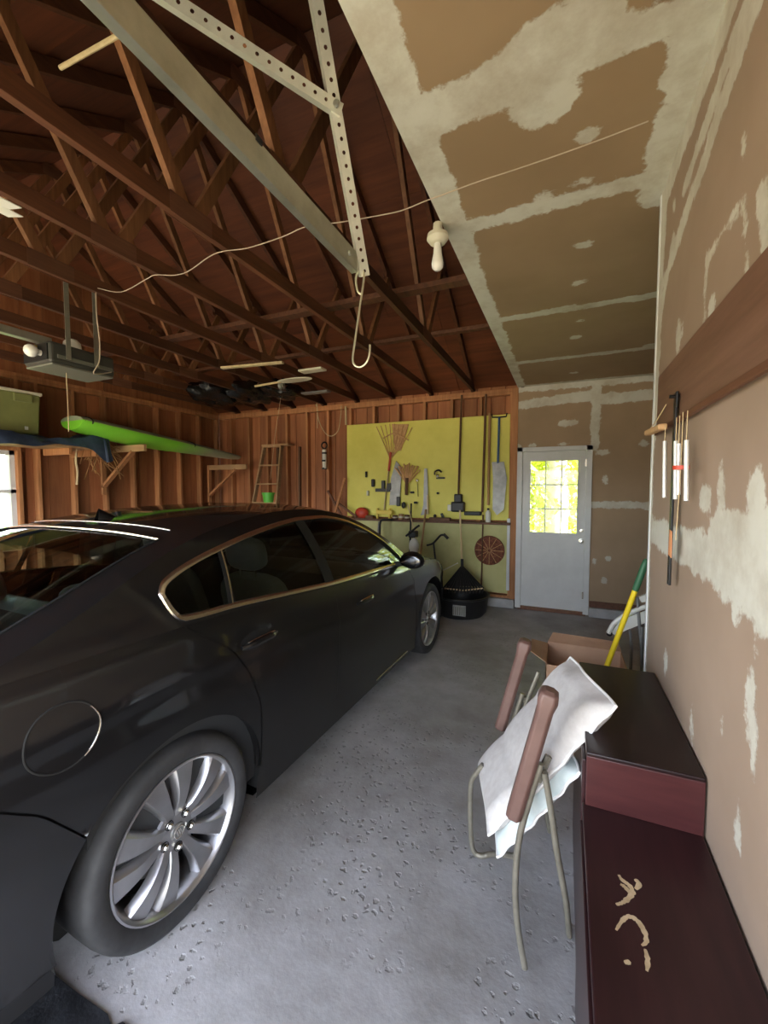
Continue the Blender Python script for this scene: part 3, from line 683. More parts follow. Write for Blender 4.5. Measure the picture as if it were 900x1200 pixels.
# doors with handles
def tubeon(mb, pts, sg, r, off=0.0, fn=side, n=8, closed=False): mb.tube([fn(a, z, sg, off) for a, z in pts], r, n, closed)
for sg in (1, -1):
    for nm, E0, E1, hx in (('rear_door', sh(RD, GAP), sh(BP, -GAP / 2), .38), ('front_door', sh(BP, GAP / 2), sh(FD, 0), 1.39)):
        mb = MB(); patch(mb, coons(pl([E0[0], E1[0]]), beltc(E0[-1][0], E1[-1][0]), pl(E0), pl(E1), 30, 26), sg); d = mb.build(nm, 'paint', car, smooth=True, local=True)
        hz = .955 if hx < 1 else .885
        mb = MB(); mb.tube([side(hx + t, hz + .004 * math.cos(t * 14), sg, .012 + .026 * (1 - (t / .12) ** 4)) for t in np.linspace(-.11, .11, 9)], [.010, .014, .016, .016, .016, .016, .016, .014, .010], 8)
        mb.build('door_handle', 'chrome' if nm == 'x' else 'paint', d, smooth=True, local=True)
        mb = MB(); mb.tube([side(hx + t, hz + .016, sg, .036) for t in np.linspace(-.085, .085, 6)], .0045, 6); mb.build('handle_trim', 'chrome', d, smooth=True, local=True)
        mb = MB(); mb.grid(lambda u, v: side(hx + lerp(-.10, .10, u), hz + lerp(-.04, .04, v) * math.sqrt(max(.05, 1 - (2 * u - 1) ** 2)), sg, .0015), 12, 6); mb.build('handle_cup', 'seal', d, local=True)
# rocker, seals in the shut lines
for sg in (1, -1):
    mb = MB()
    patch(mb, coons(pl([(AR - .01, .19), (2.837 - AR, .19)]), pl([(AR, .35 - GAP), (2.837 - AR, .35 - GAP)]), pl([(AR - .01, .19), (AR, .344)]), pl([(2.837 - AR, .19), (2.837 - AR, .344)]), 20, 6), sg, -.004)
    mb.grid(lambda u, v: (sg * lerp(.86, .60, v), lerp(.41, 2.42, u), lerp(.19, .17, v)), 4, 2)
    mb.build('rocker_panel', 'paint', car, smooth=True, local=True)
for sg in (1, -1):
    mb = MB(); tubeon(mb, [(1.62 + .6 * t / 8, .232 + .0 * t) for t in range(9)], sg, .005, .004); mb.build('sill_trim', 'chrome', car, smooth=True, local=True)
def ribbon(mb, pts, sg, wd, off):
    n = len(pts); o = len(mb.v)
    for i, (a, z) in enumerate(pts):
        d = np.array(pts[min(i + 1, n - 1)]) - np.array(pts[max(i - 1, 0)]); d = d / (np.hypot(*d) + 1e-9); nn = np.array([-d[1], d[0]]) * wd
        mb.v.append(side(a + nn[0], z + nn[1], sg, off)); mb.v.append(side(a - nn[0], z - nn[1], sg, off))
    for i in range(n - 1): mb.f.append((o + 2 * i, o + 2 * i + 1, o + 2 * i + 3, o + 2 * i + 2))
def dens(pts, n=24): f = pl(pts); return [f(i / n) for i in range(n + 1)]
mb = MB()
for sg in (1, -1):
    for c in (sh(RD, GAP / 2), BP, sh(FD, GAP / 2), [(x, z - .003) for x, z in SEAM], [(AR, .347), (2.837 - AR, .347)]): ribbon(mb, dens(c), sg, .02, -.012)
mb.build('panel_seals', 'seal', car, local=True)
# fuel flap: round panel with a dark gap and a bright rim
FC, FR = (-.375, .925), .088
fl = MB(); fl.grid(lambda u, v: side(FC[0] + FR * v * math.cos(2 * math.pi * u), FC[1] + FR * 1.02 * v * math.sin(2 * math.pi * u), 1, .0012), 32, 6)
ff = fl.build('fuel_flap', 'paint', car, smooth=True, local=True)
mb = MB(); tubeon(mb, [(FC[0] + (FR + .003) * math.cos(R(t * 10)), FC[1] + (FR + .003) * 1.02 * math.sin(R(t * 10))) for t in range(36)], 1, .0032, .0005, closed=True); mb.build('flap_gap', 'seal', ff, local=True)
mb = MB(); tubeon(mb, [(FC[0] + (FR + .001) * math.cos(R(t)), FC[1] + (FR + .001) * 1.02 * math.sin(R(t))) for t in range(-60, 41, 5)], 1, .0022, .003); mb.build('flap_rim', 'chrome', ff, smooth=True, local=True)
# glass
for sg in (1, -1):
    for nm, s0, s1 in (('quarter_glass', .004, .315), ('rear_door_glass', .335, 1.03), ('front_door_glass', 1.12, 2.215)):
        ss = sorted([s0, s1] + [x for x in scols if s0 < x < s1]); mb = MB(); o = 0
        for s_ in ss:
            for j in range(7): mb.v.append(gh(s_, lerp(DB(s_), DT(s_), j / 6), sg, -.012))
        for i in range(len(ss) - 1):
            for j in range(6): a = i * 7 + j; mb.f.append((a, a + 7, a + 8, a + 1))
        mb.build(nm, 'carglass', car, smooth=True, local=True)
    def bar(x0, x1, nm, m, wd, off):
        mb = MB(); mb.grid(lambda u, v: gh(lerp(x0, x1, u) + lerp(-wd, wd, v), lerp(DB(lerp(x0, x1, 0)), DT(lerp(x0, x1, 1)), u), sg, off), 8, 2); mb.build(nm, m, car, smooth=True, local=True)
    bar(1.075, 1.075, 'b_pillar', 'seal', .048, -.004)
    bar(.297, .352, 'window_divider', 'seal', .016, -.006); bar(.305, .36, 'divider_trim', 'chrome', .0045, -.003)
    # chrome surround
    ss = [x for x in scols if 0 <= x <= 2.22]
    loop = [(s_, DB(s_)) for s_ in ss] + [(s_, DT(s_)) for s_ in reversed(ss[1:-1])]
    mb = MB(); n = len(loop); C0 = np.mean(np.array(loop), axis=0)
    for i, (s_, z) in enumerate(loop):
        d = np.array(loop[(i + 1) % n]) - np.array(loop[i - 1]); d = d / np.hypot(*d); nn = np.array([d[1], -d[0]])
        for (e, off) in ((.013, .001), (.009, .009), (-.006, .009), (-.010, -.010)): mb.v.append(gh(s_ + nn[0] * e, z + nn[1] * e, sg, off))
    for i in range(n):
        j = (i + 1) % n
        for k in range(3): mb.f.append((i * 4 + k, j * 4 + k, j * 4 + k + 1, i * 4 + k + 1))
    mb.build('window_surround', 'chrome', car, smooth=True, local=True, angle=60)
mb = MB(); topgrid(mb, RG0, RG1, -QG, QG, 20, 20, .006); g = mb.build('rear_window', 'carglass', car, smooth=True, local=True)
mb = MB(); mb.tube([Vector(top(RG1 + .004, q)) + Vector((0, 0, .001)) for q in np.linspace(-QG, QG, 21)], .0055, 6); mb.build('window_seal', 'chrome', g, smooth=True, local=True)
for q in (-QG, QG):
    mb = MB(); mb.tube([Vector(top(p, q)) for p in np.linspace(RG0, RG1, 12)], .006, 6)
    mb.build('side_seal', 'seal', g, smooth=True, local=True)
mb = MB(); mb.tube([Vector(top(RG1 + .10, q)) + Vector((0, 0, .0005)) for q in np.linspace(-QG + .06, QG - .06, 21)], .003, 6); mb.build('roof_seam', 'chrome', car, smooth=True, local=True)
mb = MB(); topgrid(mb, WS0, WS1, -QG, QG, 20, 20, .006); mb.build('windshield', 'carglass', car, smooth=True, local=True)
# shark-fin aerial
sz = top(.30, 0)
mb = MB()
for sgn in (-1, 1):
    mb.grid(lambda u, v: (sgn * .032 * (1 - v) ** .7 * math.sin(math.pi * min(1, .12 + .88 * u)) ** .6, sz[1] - .02 + .17 * u + .035 * v * (1 - u) - .02 * v, sz[2] - .008 + .065 * v * (1 - u) ** 1.1), 10, 6)
mb.build('roof_aerial', 'paint', car, smooth=True, local=True)
# mirrors
for sg in (1, -1):
    mx = side(2.06, .99, sg); mb = MB()
    mb.ball((mx[0] + sg * .12, 2.09, 1.045), .10, 16, (1.05, .62, .72)); m_ = mb.build('door_mirror', 'paint', car, smooth=True, local=True)
    mb = MB().beam((mx[0] - sg * .03, 2.09, 1.0), (mx[0] + sg * .06, 2.09, 1.02), .08, .035); mb.build('mirror_stalk', 'seal', m_, local=True)
    mb = MB().ball((mx[0] + sg * .12, 2.036, 1.045), .085, 16, (1.05, .12, .66)); mb.build('mirror_glass', 'mirror', m_, smooth=True, local=True)
    mb = MB(); mb.tube([(mx[0] + sg * (.12 + .085 * math.cos(t)), 2.12, 1.012 + .0 * t) for t in np.linspace(0, 1.5, 6)], .008, 6); mb.build('mirror_trim', 'chrome', m_, smooth=True, local=True)
# lamps
for sg in (1, -1):
    mb = MB(); mb.grid(lambda u, v: side(lerp(3.32, 3.95, u), lerp(.60, ZB(lerp(3.32, 3.95, u)) - .03, v) + .05 * (1 - u) * (1 - v), sg, .004), 16, 6); mb.build('head_lamp', 'lens', car, smooth=True, local=True)
    mb = MB(); mb.grid(lambda u, v: side(lerp(-1.35, -.80, u), lerp(.90, 1.03, v), sg, .005), 12, 6); mb.build('tail_lamp', 'redlens', car, smooth=True, local=True)
# underbody, wheel wells and cabin
mb = MB().box(-.60, .60, -.95, 3.6, .17, .24)
mb.build('underbody', 'seal', car, local=True)
for cy in (0, 2.837):
    for sg in (1, -1):
        mb = MB().lathe([(AR + .012, sg * .55), (AR + .012, sg * .885)], (0, cy, .345), 'x', 24, R(-15), R(195)); mb.lathe([(0, sg * .55), (AR + .012, sg * .55)], (0, cy, .345), 'x', 24)
        mb.build('wheel_well', 'seal', car, smooth=True, local=True)
cb = MB().box(-.78, .78, -.1, 2.5, .26, .30).box(-.86, -.84, -.3, 2.3, .28, .98).box(.84, .86, -.3, 2.3, .28, .93).box(-.80, .80, -.85, .12, .90, 1.06)
cb.build('cabin_lining', 'cabin', car, local=True)
mb = MB(); mb.grid(lambda u, v: (lerp(-.76, .76, u), 1.78 + .55 * v, .93 + .07 * math.sin(math.pi * v) - .03 * v), 8, 8); mb.grid(lambda u, v: (lerp(-.76, .76, u), 1.78 + .04 * math.sin(3 * v), lerp(.5, .93, v)), 8, 4); mb.build('dashboard', 'cabin', car, smooth=True, local=True)
mb = MB().tube([Vector((-.38 + .18 * math.cos(R(t)), 1.66 + .06 * math.sin(R(t)), .90 + .17 * math.sin(R(t)))) for t in range(0, 360, 15)], .014, 8, True); mb.build('steering_wheel', 'cabin', car, smooth=True, local=True)
def rbox(mb, c, sz, tilt, p=4, n=10):
    """rounded cushion block, tilted about x"""
    ct, st = math.cos(tilt), math.sin(tilt)
    o = len(mb.v)
    for i in range(n + 1):
        ph = -math.pi / 2 + math.pi * i / n
        for k in range(2 * n):
            th = math.pi * k / n
            def sp(c_): return math.copysign(abs(c_) ** (2 / p), c_)
            x = sz[0] / 2 * sp(math.cos(ph)) * sp(math.cos(th)); y = sz[1] / 2 * sp(math.cos(ph)) * sp(math.sin(th)); z = sz[2] / 2 * sp(math.sin(ph))
            mb.v.append((c[0] + x, c[1] + y * ct - z * st, c[2] + y * st + z * ct))
    for i in range(n):
        for k in range(2 * n): mb.f.append((o + i * 2 * n + k, o + i * 2 * n + (k + 1) % (2 * n), o + (i + 1) * 2 * n + (k + 1) % (2 * n), o + (i + 1) * 2 * n + k))
    return mb
for x in (-.38, .38):
    st = rbox(MB(), (x, 1.02, .80), (.52, .15, .62), R(18)); s_ = st.build('front_seat', 'leather', car, smooth=True, local=True)
    rbox(MB(), (x, 1.28, .48), (.52, .54, .16), R(6)).build('seat_cushion', 'leather', s_, smooth=True, local=True)
    rbox(MB(), (x, .90, 1.225), (.29, .11, .20), R(12), 3.2).build('headrest', 'leather', s_, smooth=True, local=True)
    MB().tube([(x - .06, .92, 1.05), (x - .06, .90, 1.18)], .007).tube([(x + .06, .92, 1.05), (x + .06, .90, 1.18)], .007).build('headrest_post', 'chrome', s_, local=True)
bs_ = rbox(MB(), (0, .10, .80), (1.36, .18, .60), R(22), 5).build('rear_seat', 'leather', car, smooth=True, local=True)
rbox(MB(), (0, .42, .47), (1.36, .55, .18), R(4), 5).build('seat_cushion', 'leather', bs_, smooth=True, local=True)
for x in (-.42, .42): rbox(MB(), (x, -.03, 1.15), (.27, .11, .17), R(12), 3).build('headrest', 'leather', bs_, smooth=True, local=True)
# wheels
def wheel(cy, sg):
    fx = sg * .905     # outer face of the tyre
    def X(d): return fx - sg * d
    ty = [(.262, .012), (.268, .004), (.29, -.004), (.315, -.006), (.331, .004), (.338, .022), (.342, .05), (.343, .12), (.342, .19), (.338, .22), (.33, .238), (.30, .244), (.262, .235), (.25, .20)]
    w_ = MB().lathe([(r, X(d)) for r, d in ty], (0, cy, .343), 'x', 64).build('wheel', 'rubber', car, smooth=True, local=True, angle=60)
    # rim: lip and barrel
    rp = [(.2635, .012), (.2640, .004), (.258, .002), (.252, .007), (.246, .022), (.236, .05), (.225, .12), (.222, .2)]
    MB().lathe([(r, X(d)) for r, d in rp], (0, cy, .343), 'x', 64).build('rim', 'alu', w_, smooth=True, local=True, angle=50)
    # ten paired spokes
    sp = MB(); inv = []
    for i in range(5):
        for pair in (-1, 1):
            c0 = R(90 + i * 72 + pair * 15 + 8)
            nr, nw = 8, 8
            def f(u, v):
                r = lerp(.045, .253, u); half = lerp(R(19), R(11.6), min(1, u / .45) ** .6) + R(1.2) * u ** 3
                c = c0
                q = (2 * v - 1); an = c + q * half
                d = .028 - .020 * math.sin(math.pi * min(1, u * .9)) + .010 * (1 - u) ** 3
                if abs(q) > .8: d += .034 * ((abs(q) - .8) / .2) ** .8 * min(1, u * 3)
                return (X(d), cy + r * math.cos(an), .343 + r * math.sin(an))
            sp.grid(f, nr, 12)
    sp.build('spokes', 'alu', w_, smooth=True, local=True, angle=28)
    MB().lathe([(0, X(.030)), (.05, X(.030)), (.088, X(.035)), (.094, X(.05))], (0, cy, .343), 'x', 32).build('hub', 'alu', w_, smooth=True, local=True)
    cp = MB().lathe([(0, X(.019)), (.020, X(.020)), (.0285, X(.023)), (.031, X(.031))], (0, cy, .343), 'x', 24).build('centre_cap', 'grey', w_, smooth=True, local=True)
    em = MB().tube([(X(.0195), cy + .021 * math.cos(t), .343 + .021 * math.sin(t)) for t in np.linspace(0, 2 * math.pi, 20, False)], .0018, 6, True)
    for dx in (-.008, 0, .008): em.beam((X(.0195), cy + dx - .004, .343 + .012), (X(.0195), cy + dx + .004, .343 - .012), .002, .004)
    em.build('cap_emblem', 'chrome', cp, local=True)
    for i in range(5):
        t = R(90 + 72 * i + 36); c = (0, cy + .058 * math.cos(t), .343 + .058 * math.sin(t))
        MB().lathe([(.0165, X(.031)), (.0165, X(.026)), (.0155, X(.0255))], c, 'x', 12).build('lug_recess', 'seal', w_, local=True)
        MB().lathe([(0, X(.014)), (.007, X(.014)), (.0105, X(.018)), (.0115, X(.03))], c, 'x', 6).build('lug_nut', 'chrome', w_, local=True)
    MB().lathe([(0, X(.10)), (.165, X(.10)), (.165, X(.115)), (.05, X(.115))], (0, cy, .343), 'x', 40).build('brake_disc', 'grey', w_, smooth=True, local=True)
    MB().lathe([(.165, X(.13)), (.222, X(.13)), (.222, X(.2)), (0, X(.2))], (0, cy, .343), 'x', 32).build('inner_shield', 'seal', w_, local=True)
for cy in (0, 2.837):
    for sg in (1, -1): wheel(cy, sg)
#==CLUTTER
# rubber mat under the tail of the car
m0 = MB(); random.seed(3)
ed = [(-2.9, -.25), (-1.12, -.25)] + [(-1.13 + random.uniform(-.012, .012), -.25 + .99 * i / 12) for i in range(1, 12)] + [(-1.13, .752), (-1.19, .757), (-1.21, .735)] + [(-1.25 - .13 * i + random.uniform(-.01, .01), .745 + random.uniform(-.008, .008)) for i in range(13)]
m0.prism([(x, y, .0) for x, y in ed], (0, 0, .012)); tag(m0.build('floor_mat', 'mat'), 'black worn rubber mat on the floor under the tail of the car', 'mat')
# ================================================================== overhead door hardware
TX = -.75
tk = thing('door_track', 'olive galvanised overhead door track running under the trusses', 'door track', (TX, 1.46, 2.46))
mb = MB()
prof = [(.0, -.037), (.0, .037), (-.026, .037), (-.026, .028), (-.004, .033), (-.004, -.033), (-.026, -.028), (-.026, -.037)]
y0, y1 = -.15, 1.47; n = len(prof)
mb.prism([(TX + a, y0, 2.487 + b) for a, b in prof], (0, y1 - y0, 0)); mb.build('rail', 'galv', tk, bevel=.002)
bp = PX(303, 165, 0, TX); MB().box(TX + .0, TX + .003, bp.y - .012, bp.y + .012, bp.z - .006, bp.z + .010).build('bolt_slot', 'hole', tk)
MB().lathe([(0, .008), (.008, .007), (.009, 0)], (TX + .001, 1.40, 2.487), 'x', 10).build('bolt', 'galv', tk)
def perf_angle(name, p, q, w, nrm, par, pitch=.035, cells=None):
    """slotted angle iron from p to q: a holed flange (normal nrm) and a plain flange"""
    p = Vector(p); q = Vector(q); d = (q - p); Ln = d.length; d.normalize(); nrm = (Vector(nrm) - d * Vector(nrm).dot(d)).normalized(); a = d.cross(nrm)
    k = int(Ln / pitch); pt = Ln / k; mb = MB(); hr = w * .17
    for i in range(k):
        c = p + d * (pt * (i + .5)); o = len(mb.v)
        for lay in (0, 1):
            t = nrm * (-.0025 * lay)
            outs = [(-1, -1), (0, -1), (1, -1), (1, 0), (1, 1), (0, 1), (-1, 1), (-1, 0)]
            for (u, v) in outs: mb.v.append(tuple(c + d * (u * pt / 2) + a * (v * w / 2) + t))
            for m_ in range(8):
                an = R(225 + 45 * m_); mb.v.append(tuple(c + d * (hr * math.cos(an)) + a * (hr * math.sin(an)) + t))
        for lay in (0, 1):
            b = o + 16 * lay
            for m_ in range(8): mb.f.append((b + m_, b + (m_ + 1) % 8, b + 8 + (m_ + 1) % 8, b + 8 + m_))
        for m_ in range(8): mb.f.append((o + 8 + m_, o + 8 + (m_ + 1) % 8, o + 24 + (m_ + 1) % 8, o + 24 + m_))
    fl = mb.build(name, 'perf', par)
    o_ = a * (-w / 2) - nrm * (w / 2 * .9)
    MB().beam(p + o_, q + o_, .0025, w * .9, nrm).build('angle_flange', 'perf', par)
    return fl
B0 = Vector((TX + .012, 1.515, 2.455)); B1 = PX(372, 0, 0, -.70); dB = (B1 - B0).normalized()
ha = thing('hanger_strap', 'pale slotted steel hanger slanting up from the end of the door track', 'hanger', tuple(B0))
view = Vector((0, 0, CAMZ)) - (B0 + B1) / 2
perf_angle('slotted_flange', B0, B1 + dB * .10, .036, Vector((.62, -.72, -.3)), ha)
BJ = PX(394, 132, 0, TX + .008); tt = (BJ - B0).dot(dB); BJ = B0 + dB * tt
br = thing('hanger_brace', 'grey slotted steel brace bolted to the side of the pale hanger', 'hanger', tuple(BJ))
E1 = PX(205, 0, 2, 2.99); dE = (E1 - BJ).normalized()
perf_angle('slotted_flange', BJ - dE * .02 + Vector((.004, -.006, 0)), E1 + dE * .12, .034, Vector((.62, -.72, -.3)), br)
MB().lathe([(0, -.008), (.010, -.007), (.012, 0)], tuple(BJ + Vector((.008, -.012, 0))), 'y', 8).build('bolt', 'galv', br)
# S hook on the hanger
hk = [PX(x, y, 1, 1.505) for x, y in [(424, 345), (419, 341), (417, 326), (421, 316), (426, 318), (426, 330), (421, 365), (416, 400), (413.5, 420), (416, 428), (423, 430), (430, 424), (433, 414), (433.5, 404)]]
tag(MB().tube(smoothpath(hk, 5), .0042, 8).build('wire_hook', 'hook', smooth=True), 'long pale wire hook hanging from the end of the slotted hanger', 'hook')
# bare bulb in a cleat socket on the ceiling edge
bb = PX(513, 262, 2, CZ)
lb = thing('bulb_socket', 'cream porcelain lamp socket with a bare bulb at the ceiling edge', 'light fixture', (bb.x, bb.y, CZ))
MB().lathe([(0, 0), (.022, 0), (.024, -.03), (.03, -.05), (.052, -.055), (.055, -.075), (.04, -.095), (.03, -.10), (.0, -.10)], (bb.x, bb.y, CZ), 'z', 24).build('socket', 'cream', lb, smooth=True)
MB().lathe([(.018, -.098), (.02, -.125), (.022, -.15), (.027, -.175), (.031, -.195), (.028, -.215), (.016, -.228), (0, -.231)], (bb.x, bb.y, CZ), 'z', 24).build('bulb', 'bulb', lb, smooth=True)
# white cable strung across chords and ceiling
pts = [PX(x, y, 2, CZ - .01) for x, y in [(115, 347), (142, 341), (170, 327), (182, 323), (205, 322), (222, 317), (245, 300), (262, 294), (290, 290), (330, 277), (360, 265), (400, 260), (440, 254), (470, 247), (497, 237)]]
pts[0].z = CZ + .05
pts2 = [PX(x, y, 2, CZ - .004) for x, y in [(520, 228), (560, 213), (600, 200), (650, 183), (700, 165), (760, 142)]]
pa = [p + Vector((0, 0, random.uniform(-.008, .004))) for p in pts] + pts2
tag(MB().tube(smoothpath(pa, 5), .0026, 6).build('cable', 'wire', smooth=True), 'thin pale cable strung across the chords and along the drywall ceiling', 'cable')
# ------------------------------------------------------------------ door opener
OXc = -3.2; oy0 = 1.62; oy1 = 2.06; oz0 = 2.425; oz1 = 2.575
op = thing('door_opener', 'grey garage door opener hanging on two straps under the trusses', 'door opener', (OXc, 1.85, oz0))
MB().box(OXc - .15, OXc + .15, oy0 + .02, oy1, oz0 + .012, oz1).build('housing', 'opener', op, bevel=.02, seg=3)
MB().box(OXc - .148, OXc + .148, oy0 + .03, oy1 - .01, oz0, oz0 + .014).build('bottom_pan', 'opener2', op, bevel=.006)
MB().box(OXc + .15, OXc + .158, oy0 + .06, oy1 - .02, oz0 + .045, oz0 + .07).build('side_rib', 'opener2', op, bevel=.002)
MB().box(OXc - .13, OXc + .13, oy0 + .012, oy0 + .02, oz0 + .03, oz1 - .02).build('end_recess', 'black', op)
MB().ball((OXc + .06, oy0 - .04, oz0 + .075), .04, 14).lathe([(.018, 0), (.02, .05)], (OXc + .06, oy0 - .03, oz0 + .075), 'y', 12).build('bulb', 'bulb', op, smooth=True)
MB().lathe([(0, .07), (.03, .066), (.05, .045), (.055, .0)], (OXc + .07, oy0 + .20, oz1), 'z', 18).build('lamp_cover', 'plasticwhite', op, smooth=True)
MB().box(OXc + .0, OXc + .03, oy0 - .01, oy0 + .012, oz1 - .05, oz1 - .025).build('terminal', 'yellowplastic', op)
for yy in (oy0 + .12, oy0 + .30): MB().box(OXc + .165, OXc + .169, yy - .015, yy + .015, oz0 + .05, CZ + .04).build('hanger_strap', 'galv', op)
MB().box(OXc - .02, OXc + .03, FW + .1, oy0 + .1, oz1 + .0, oz1 + .05).build('rail', 'galv', op, bevel=.004)
st = PX(78, 446, 0, OXc); tag(MB().tube([(OXc, st.y, oz0 + .004), (OXc + .003, st.y, 2.2), (OXc, st.y, 2.02)], .0022, 6).build('pull_cord', 'rope'), 'thin pale cord hanging from the door opener', 'cord')
c1 = [PX(x, y, 0, OXc + .22) for x, y in [(115, 350), (113, 365), (115, 385), (117, 405), (116, 425), (110, 438)]]; c1[0] = Vector((-3.0, c1[0].y, CZ + .02)); c1.append(Vector((OXc + .14, oy1 - .01, oz0 + .05)))
tag(MB().tube(smoothpath(c1, 4), .004, 6).build('power_cord', 'wire', smooth=True), 'looping pale power cord dropping to the door opener', 'cord')
# ------------------------------------------------------------------ right wall things
b = MB().box(RW - .02, RW + .002, -.4, 2.13, 1.86, 2.10).build('wall_plank', 'plank', bevel=.004); tag(b, 'wide dark brown plank fixed along the drywall', 'plank')
MB().box(RW - .028, RW - .016, -.4, 2.125, 1.848, 1.868).build('lower_edge', 'darkboard', b, bevel=.002)
for o_ in (b.children): o_.location = (0, 0, 0)
# black flat bar hanging in front of the plank
ba = thing('hanging_bar', 'black flat iron bar hanging from the plank next to the chime', 'bar', (RW - .03, 1.74, 1.28))
MB().box(RW - .034, RW - .026, 1.728, 1.756, 1.28, 1.905).build('bar', 'blackmetal', ba, bevel=.002)
MB().tube([(RW - .05, 1.742, 1.94), (RW - .02, 1.742, 1.94)], .006, 8).build('peg', 'blackmetal', ba); MB().box(RW - .034, RW - .026, 1.722, 1.762, 1.90, 1.955).build('bar_head', 'blackmetal', ba, bevel=.004)
ch = thing('wind_chime', 'wind chime of silver tubes under a small wooden bar beside the plank', 'wind chime', (RW - .06, 1.95, 1.6))
MB().beam((RW - .05, 2.13, 1.862), (RW - .06, 1.775, 1.842), .03, .022).build('wooden_bar', 'beam', ch, bevel=.006)
MB().tube(smoothpath([(RW - .02, 1.95, 1.95), (RW - .04, 2.0, 1.90), (RW - .055, 2.05, 1.87)], 4), .002, 5).build('hanging_string', 'rope', ch)
for (px, yt, yb) in ((779, 517, 583), (792, 517, 585), (795.5, 520, 580), (804.5, 516, 587)):
    a = PX(px, yt, 0, RW - .055); c = PX(px - .6, yb, 0, RW - .055)
    MB().tube([a, c], .0062, 12).build('chime_tube', 'chimetube', ch, smooth=True)
    MB().tube([a, (a.x, a.y, 1.846)], .0012, 4).build('string', 'rope', ch)
a = PX(798, 548, 0, RW - .055); MB().lathe([(0, -.006), (.022, -.006), (.022, .006), (0, .006)], tuple(a), 'z', 16).build('clapper', 'red', ch)
MB().tube([(a.x, a.y, 1.85), tuple(a), (a.x, a.y + .03, 1.46)], .0012, 4).build('clapper_string', 'rope', ch)
a = PX(789, 635, 0, RW - .03); MB().prism([(RW - .04, a.y + .02, 1.39), (RW - .04, a.y - .025, 1.385), (RW - .04, a.y - .015, 1.475), (RW - .04, a.y + .012, 1.478)], (.002, 0, 0)).build('wind_sail', 'tag', ch)
# ------------------------------------------------------------------ stepped cabinet
cx0, cx1 = .075, RW - .006
cabn = thing('cabinet', 'low stepped cabinet of dark red mahogany against the right wall', 'cabinet', (.22, 1.3, 0))
MB().box(cx0, cx1, -.10, 1.355, .03, .648).build('lower_body', 'cab', cabn, bevel=.004)
MB().box(cx0 - .006, cx1, -.10, 1.358, .648, .668).build('lower_top', 'cab', cabn, bevel=.004)
MB().box(cx0 + .004, cx1, 1.356, 2.055, .03, .80).build('upper_body', 'cab', cabn, bevel=.003)
MB().box(cx0 + .002, cx1, 1.346, 2.06, .808, .832).build('upper_top', 'cabtop', cabn, bevel=.004)
MB().box(cx0 + .002, cx1, 1.344, 1.358, .668, .822).build('step_panel', 'cabred', cabn, bevel=.003)
MB().box(cx0 - .002, cx1, -.08, 2.04, 0, .032).build('plinth', 'cab', cabn)
MB().box(cx0 - .012, cx0 + .001, -.09, 1.33, .06, .63).build('front_panel', 'cab', cabn, bevel=.003)
MB().box(cx0 - .008, cx0 + .004, 1.375, 2.04, .06, .79).build('front_panel', 'cab', cabn, bevel=.003)
def smear(pp, wd):
    P = smoothpath([PX(x, y, 2, .6685) for x, y in pp], 5); mb = MB(); n = len(P)
    for i, p in enumerate(P):
        d = (P[min(i + 1, n - 1)] - P[max(i - 1, 0)]).normalized(); s_ = d.cross(Vector((0, 0, 1))); k = wd * (.35 + .65 * math.sin(math.pi * (i + .6) / (n + .2))) * random.uniform(.7, 1.25)
        mb.v += [tuple(p + s_ * k), tuple(p - s_ * k)]
    for i in range(n - 1): mb.f.append((2 * i, 2 * i + 1, 2 * i + 3, 2 * i + 2))
    mb.build('bare_scratch', 'worn', cabn)
for pp, wd in (([(725, 1025), (729, 1031), (738, 1038), (741, 1046), (736, 1053), (729, 1058), (722, 1060)], .006), ([(727, 1036), (733, 1040), (737, 1046)], .006), ([(744, 1030), (749, 1036), (745, 1042)], .006), ([(722, 1090), (730, 1078), (738, 1074), (748, 1080), (756, 1094), (757, 1104), (752, 1108)], .006), ([(756, 1112), (759, 1125), (758, 1138)], .005), ([(731, 1126), (735, 1128), (738, 1126)], .005)): smear(pp, wd)
# ------------------------------------------------------------------ folded garden chair with cushion
gc = thing('garden_chair', 'folded garden chair with brown plastic armrests leaning by the cabinet', 'chair', (-.12, 1.6, 0))
def armrest(p, q):
    p = Vector(p); q = Vector(q); d = (q - p).normalized(); a = Vector((0, 1, 0)); a = (a - d * a.dot(d)).normalized(); b = a.cross(d)
    mb = MB(); sec = [(-1, -.7), (-.7, -1), (.7, -1), (1, -.7), (1, .5), (.6, .9), (-.6, .9), (-1, .5)]
    st_ = [(0, .75, .7), (.02, 1, 1), (.5, 1.05, 1), (.86, 1.1, 1.0), (.93, 1.2, 1.25), (.98, 1.1, 1.1), (1.0, .6, .6)]; L_ = (q - p).length; o = 0
    for t, ka, kb in st_:
        for (u, v) in sec: mb.v.append(tuple(p + d * (t * L_) + a * (u * .031 * ka) + b * (v * .026 * kb)))
    for i in range(len(st_) - 1):
        for k in range(8): mb.f.append((i * 8 + k, i * 8 + (k + 1) % 8, (i + 1) * 8 + (k + 1) % 8, (i + 1) * 8 + k))
    mb.f.append(tuple(range(7, -1, -1))); mb.f.append(tuple(48 + k for k in range(8)))
    return mb.build('armrest', 'arm', gc, smooth=True, angle=25, bevel=.004)
armrest(PX(602, 957, 1, 1.38), PX(646, 808, 1, 1.38)); armrest((-.250, 1.93, .51), (-.143, 1.93, .945))
def tb_(pts, nm='frame_tube', r=.0105): return MB().tube(smoothpath(pts, 6), r, 10).build(nm, 'tube', gc, smooth=True)
tb_([PX(x, y, 1, 1.385) for x, y in ((634, 895), (622, 932), (609, 980), (604, 1030), (606, 1080), (615, 1134))], 'leg')
tb_([PX(638, 905, 1, 1.39), PX(645, 945, 1, 1.40), PX(653, 1000, 1, 1.42), PX(663, 1055, 1, 1.47), Vector((.050, 1.56, .012))], 'leg')
